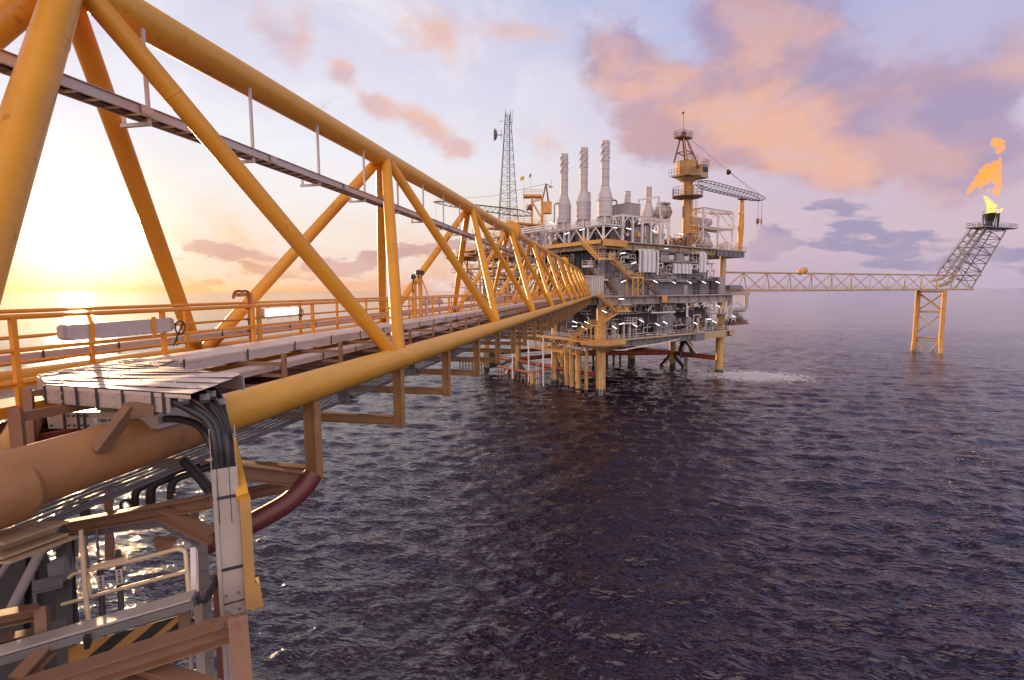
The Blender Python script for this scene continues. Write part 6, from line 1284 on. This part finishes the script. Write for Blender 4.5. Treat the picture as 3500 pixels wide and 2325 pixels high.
for i, (sx, sy, b, tilt, l) in enumerate(LP):
    q = onb(sx, sy, b) if b < 2 else ona(sx, sy, -2.2); w_ = P(q)
    lbl = 'lit white tube lamp '+l
    t = thing('deck_lamp', lbl, 'lamp', w_, 'lit tube lamps on the platform'); rt = np.array([WM[:, 0][0], WM[:, 0][1], 0]); d_ = rt*math.cos(math.radians(tilt))-np.array([0, 0, 1])*math.sin(math.radians(tilt)); d_ = d_-np.array([fwd[0], fwd[1], 0])*.25; d_ = unit(d_)
    MB().tube(w_-d_*.58, w_+d_*.58, .075, n=8).build('lit_tube', M['tube'], t); up_ = np.array([0, 0, .17])+np.array([fwd[0], fwd[1], 0])*.08
    MB().bar(w_-d_*.62+up_, w_+d_*.62+up_, .24, .10).tube(w_+d_*.6+up_, w_+d_*.6+up_+np.array([0, 0, 1.0]), .05, n=5).build('housing', M['dark'], t)
for sx0, sx1, sy, l in ((2229, 2308, 1068, 'long double lit light bar hung under the main deck before the netted tank'),):
    t = thing('light_bar', l, 'lamp', P(onb(2268, 1068, -1.6))); a_, b_ = onb(sx0, sy+2, -1.6), onb(sx1, sy-1, -1.6); PB().tube(a_, b_, .18, n=8).build('lit_tube', M['duct'], t)
    for f in (.1, .5, .95): PB().tube(a_+(b_-a_)*f, a_+(b_-a_)*f+np.array((0, 0, 2.4)), .05, n=5).build('hanger', M['lgrey'], t)
for i, sx in enumerate((2218, 2246, 2272)):
    q = onb(sx, 1143, -1.4); tag(PB().bar(q-np.array((.9, 0, 0)), q+np.array((.9, 0, 0)), .25, .18).build('floor_light', M['duct']), ('pale strip on the cellar deck below the left cabinet', 'pale strip on the cellar deck below the right cabinet', 'pale strip on the cellar deck before the netted tank')[i], 'strip', 'pale strips on the cellar deck')
t = thing('storage_cage', 'pale ribbed shelter with a light roof at the bridge landing', 'shelter', P((-2, 2, 22))); q = onb(2012, 1010, -2.2)
PB().box(-5.2, -1.6, -1.9, 0, 21.85, 26.0).build('body', M['lgrey'], t); m = PB()
for a in np.arange(-5.1, -1.6, .55): m.box(a, a+.2, -2.0, -1.91, 21.9, 25.9)
m.box(-5.3, -1.5, -2.05, .1, 26.0, 26.15); m.build('rib', M['white'], t)
PB().box(-6, -1.9, -2.1, 4, 21.5, 21.8).build('landing_plate', M['grey'], t)
# ---- the flare: bridge, tower and boom
def FB(): return MB(FL)
fb = thing('flare_bridge', 'long tan triangular truss bridge reaching right from the platform to the flare', 'bridge', FL((50, 0, 22.7)))
w3 = 3.0; zb3, zt3 = 22.75, 28.1; s0, s1 = 2.0, 126.0
FB().tube((1.5, 0, zt3), (133, 0, zt3), .27, n=14).build('top_chord', M['tan'], fb)
for n_ in (-w3, w3): FB().tube((6, n_, zb3), (122, n_, zb3), .25, n=14).build('bottom_chord', M['tan'], fb)
k = 0
for s_ in np.arange(8.4, 120, 9.65):
    for n_ in (-w3, w3):
        for e in (-4.8, 4.8):
            if s_+e > 122: continue
            FB().tube((s_, 0, zt3), (s_+e, n_, zb3), .14, n=8, caps=False).build('brace', M['tan'], fb)
FB().box(6, 122, -1.2, 1.2, 22.9, 23.0).build('walkway', M['deckm'], fb); FB().rail([(6, 1.3, 23), (122, 1.3, 23)], 1.1, 3, .04).rail([(6, -1.3, 23), (122, -1.3, 23)], 1.1, 3, .04).build('handrail', M['tan'], fb)
m = FB()
for n_, r in ((-2, .3), (-2.5, .2), (2.0, .25)): m.tube((4, n_, 22.9), (121, n_, 22.9), r, n=8)
m.build('gas_pipe', M['tan'], fb)
m = FB(); c = 33.5; m.lathe((c-1.8, 0, 28.2), [(.5, 0), (.9, .3), (.9, 3.2), (.4, 3.6)], 12, axis=(1, 0, .35)); m.build('splice_shroud', M['orange'], fb)
tw = thing('flare_tower', 'orange four legged braced tower carrying the flare bridge out of the water', 'tower', FL((106, 0, 0)))
cs_ = [(98.9, -3.1), (99.3, 5.2), (107.9, 1.1), (107.3, -7.2)]
for s_, n_ in cs_: FB().path([(s_+.1*(s_-103), n_+.14*(n_+1), -3), (s_, n_, 4.5), (s_, n_, 22.4)], .62, 12, 1.0).build('leg', M['orange'], tw)
for i in range(4):
    a, b = cs_[i], cs_[(i+1) % 4]; m = FB()
    m.tube((*a, 22.0), (*b, 22.0), .32, n=8); m.tube((*a, 14.5), (*b, 14.5), .2, n=8); m.tube((*a, 4.3), (*b, 4.3), .3, n=8); m.tube((*a, 21.6), (*b, 14.8), .22, n=8); m.tube((*a, 14.8), (*b, 21.6), .22, n=8); m.tube((*a, 14.2), (*b, 6.0), .2, n=8)
    c = ((a[0]+b[0])/2, (a[1]+b[1])/2, -1.5); m.tube((*a, 4), c, .22, n=8); m.tube((*b, 4), c, .22, n=8); m.build('cross_brace', M['orange'] if i % 2 else M['tan'], tw)
fm_ = thing('flare_boom', 'grey steel lattice boom slanting up to the burning flare', 'flare boom', FL((122, 0, 23)))
B_ = [(122, -w3, 22.8), (122, w3, 22.8), (131.5, 2.2, 28.1), (131.5, -2.2, 28.1)]
T_ = [(146.5, -2.4, 46), (146.5, 2.4, 46), (131.5, 2.4, 46), (131.5, -2.4, 46)]
Bn = [(122.5, -w3, 22.9), (122.5, w3, 22.9), (109.5, 2.4, 28.2), (109.5, -2.4, 28.2)]
m = FB(); n_ = 7
def bp(i, f):
    lo = np.array(((121.5, -2.6, 23.0), (121.5, 2.6, 23.0), (109.0, 2.4, 28.6), (109.0, -2.4, 28.6))[i]); hi = np.array(((142.5, -2.2, 45.5), (142.5, 2.2, 45.5), (128.5, 2.2, 46.2), (128.5, -2.2, 46.2))[i]); return lo+(hi-lo)*f
for i in range(4): m.tube(bp(i, 0), bp(i, 1), .24, n=8)
for k in range(n_):
    f0, f1 = k/n_, (k+1)/n_
    for i in range(4):
        m.tube(bp(i, f1), bp((i+1) % 4, f1), .14, n=6)
        m.tube(bp(i, f0) if (k+i) % 2 else bp((i+1) % 4, f0), bp((i+1) % 4, f1) if (k+i) % 2 else bp(i, f1), .12, n=6)
m.build('lattice', M['fgrey'], fm_)
for q, r in ((.30, .5), (.62, .62)):
    lo = bp(3, 0)*(1-q)+bp(0, 0)*q; hi = bp(3, 1)*(1-q)+bp(0, 1)*q; FB().path([lo-np.array((6, 0, 1)), lo, hi, hi+np.array((.3, 0, 2.5))], r, 12, 1.5).build('gas_pipe', M['lgrey'], fm_)
FB().ladder(bp(3, .05)+np.array((-1, 0, 0)), bp(3, 1)+np.array((-1, 0, 0)), 1.0, .07, .9, side=(0, 1, 0)).build('ladder', M['fgrey'], fm_)
ft = thing('flare_tip', 'charred flare burner and pilot stack on a railed deck at the boom top', 'flare burner', FL((137, 0, 47)))
m = FB(); m.box(127, 148.5, -3.2, 3.2, 46.3, 46.6); m.rail([(127, -3.2, 46.6), (148.5, -3.2, 46.6), (148.5, 3.2, 46.6), (127, 3.2, 46.6), (127, -3.2, 46.6)], 1.6, 2, .07); m.build('deck', M['fgrey'], ft)
FB().lathe((135.6, 0, 46.6), [(1.2, 0), (1.1, 1.5), (1.7, 4.4), (1.8, 5.4), (1.4, 5.6)], 16).build('burner', M['char'], ft)
m = FB()
for a in np.linspace(0, 2*PI, 7)[:-1]: m.bar((135.6+1.5*math.cos(a), 1.5*math.sin(a), 46.6), (135.6+2.0*math.cos(a), 2.0*math.sin(a), 51.9), .25, .25)
m.build('wind_shield', M['char'], ft); m = FB()
for dx in (-.6, .6): m.tube((141.6+dx, 0, 46.6), (141.6+dx, 0, 51), .12, n=6)
m.tube((141.6, 0, 46.6), (141.6, 0, 52.6), .38, n=10); m.build('pilot_stack', M['char'], ft); FB().path([(130.5, 0, 46.6), (130.5, 0, 52.5), (134, 0, 53)], .12, 6, .5).build('igniter_pipe', M['fgrey'], ft)
# flames: hot lumpy sheets of gas, denser and yellower inside
def flame_mat(name, lo, hi, cut, strength, sc):
    m, nt, bs, out = newmat(name); N = nt.nodes; L = nt.links; N.remove(bs)
    geo = N.new('ShaderNodeNewGeometry'); mp = N.new('ShaderNodeMapping'); mp.inputs['Rotation'].default_value = (0, .5, .6); mp.inputs['Scale'].default_value = (.55, 1, 1.25); L.new(geo.outputs['Position'], mp.inputs[0])
    n = N.new('ShaderNodeTexNoise'); n.inputs['Scale'].default_value = sc; n.inputs['Detail'].default_value = 6; n.inputs['Roughness'].default_value = .68; n.inputs['Distortion'].default_value = 1.5; L.new(mp.outputs[0], n.inputs['Vector'])
    mr = N.new('ShaderNodeMapRange'); mr.interpolation_type = 'SMOOTHSTEP'; mr.inputs['From Min'].default_value = cut; mr.inputs['From Max'].default_value = cut+.16; L.new(n.outputs['Fac'], mr.inputs['Value'])
    r = N.new('ShaderNodeValToRGB'); e = r.color_ramp.elements; e[0].position = .2; e[0].color = lo+(1,); e[1].position = .9; e[1].color = hi+(1,); L.new(mr.outputs[0], r.inputs['Fac'])
    ml = N.new('ShaderNodeMath'); ml.operation = 'MULTIPLY'; ml.inputs[1].default_value = strength; L.new(mr.outputs[0], ml.inputs[0])
    em = N.new('ShaderNodeEmission'); L.new(r.outputs['Color'], em.inputs['Color']); L.new(ml.outputs[0], em.inputs['Strength'])
    ab = N.new('ShaderNodeVolumeAbsorption'); ab.inputs['Color'].default_value = (0, 0, 0, 1); m2 = N.new('ShaderNodeMath'); m2.operation = 'MULTIPLY'; m2.inputs[1].default_value = 1.5; L.new(mr.outputs[0], m2.inputs[0]); L.new(m2.outputs[0], ab.inputs['Density'])
    ad_ = N.new('ShaderNodeAddShader'); L.new(em.outputs[0], ad_.inputs[0]); L.new(ab.outputs[0], ad_.inputs[1]); L.new(ad_.outputs[0], out.inputs['Volume']); return m
fmA = flame_mat('flame hot', (1, .30, .02), (1, .70, .14), .36, 2.3, .8); fmB = flame_mat('flame thin', (1, .20, .04), (1, .40, .03), .42, 2.0, 1.0)
def flame(name, label, blobs, mat, seed):
    from mathutils import noise as MN
    m = FB(); rg = random.Random(seed)
    for (s_, z, rs, rz, rot) in blobs:
        n1, n2 = 22, 14; vs = []
        for i in range(n2+1):
            t = PI*i/n2
            for j in range(n1):
                p_ = 2*PI*j/n1; d = np.array((math.sin(t)*math.cos(p_), math.sin(t)*math.sin(p_), math.cos(t)))
                q = Vector((d[0]*2.1+seed, d[1]*2.1+s_, d[2]*2.1+z)); k_ = 1+.55*MN.fractal(q, 1.0, 2.0, 4)
                x, y, zz_ = d[0]*rs*k_, d[1]*min(rs, rz)*.55*k_, d[2]*rz*k_; c_, s2 = math.cos(rot), math.sin(rot); vs.append((s_+x*c_-zz_*s2, y, z+x*s2+zz_*c_))
        m.add(vs, [(i*n1+j, i*n1+(j+1) % n1, (i+1)*n1+(j+1) % n1, (i+1)*n1+j) for i in range(n2) for j in range(n1)], True)
    return tag(m.build(name, mat), label, 'flame', 'flames of the flare')
flame('flame', 'bright yellow flame leaping straight out of the charred burner', [(135.5, 53.0, 2.2, 1.5, 0), (136.6, 54.6, 1.9, 1.6, -.4), (135.0, 55.2, 2.2, 1.4, .5), (133.4, 56.6, 2.4, 1.1, -.55), (131.8, 57.6, 1.8, .7, -.35), (134.2, 56.0, 2.2, 1.1, -.4), (137.4, 53.2, 1.4, 1.2, .3)], fmA, 3)
flame('flame', 'small curved flame on top of the thin pilot stack', [(141.6, 52.9, .9, .7, 0), (142.9, 53.7, 1.6, .6, .5), (140.4, 53.6, 1.0, .45, -.1)], fmA, 5)
flame('flame', 'large detached slanting orange flame floating above the burner', [(121.5, 60.8, 3.0, 1.1, .75), (124, 62.4, 3.6, 1.5, .66), (127.0, 64.8, 4.0, 2.0, .6), (130.3, 66.8, 4.2, 2.5, .5), (134.0, 68.8, 4.0, 2.5, .35), (137.5, 69.6, 2.8, 2.2, .3), (137.3, 66.4, 2.4, 3.0, .5), (131.5, 64.4, 3.6, 1.5, .45), (128.0, 62.8, 2.4, 1.2, .6), (139.4, 63.6, 1.5, 2.6, .35), (139.2, 72.2, .7, 2.4, .25)], fmB, 8)
flame('flame', 'topmost small wisp of orange flame', [(134.6, 78.9, 2.6, 1.5, .3), (137.2, 78.3, 2.6, 1.9, .2), (139.4, 77.3, 2.0, 1.6, .3), (138.0, 75.7, 2.4, .9, .25), (141.2, 79.6, 1.2, .4, .3)], fmB, 11)
flame('flame', 'tiny faint puff of flame between the burner and the slanting flame', [(138.6, 60.2, 1.9, 1.2, -.1), (137.0, 61.0, 1.2, .7, .4), (133.4, 60.6, .5, .9, 0)], fmB, 14)
fl_ = bpy.data.lights.new('flare_glow', 'POINT'); fl_.energy = 2500; fl_.color = (1, .5, .15); fl_.shadow_soft_size = 2.5; flo = bpy.data.objects.new('flare_glow', fl_); COL.objects.link(flo); flo.location = tuple(FL((135, 0, 60)))
# splash under the platform end
from mathutils import noise as MN2
sp_ = PB(); rg = random.Random(2); c = onZ(2425, 1268, 0)-PA; c = np.array((c@PR, c@PL, 0))
for i in range(500):
    a = rg.random()*2*PI; q = abs(rg.gauss(0, 1)); h = abs(rg.gauss(0, 1.1))*max(0, 1.3-q*.5); x = c+np.array((math.cos(a)*q*2.2, math.sin(a)*q*1.6, h)); s_ = rg.uniform(.05, .16)
    sp_.add([x+np.array((s_, 0, -s_*.5)), x+np.array((-s_*.5, s_*.8, -s_*.5)), x+np.array((-s_*.5, -s_*.8, -s_*.5)), x+np.array((0, 0, s_))], [(0, 1, 2), (0, 3, 1), (1, 3, 2), (2, 3, 0)], True)
kind(sp_.build('spray', M['duct']), 'stuff')
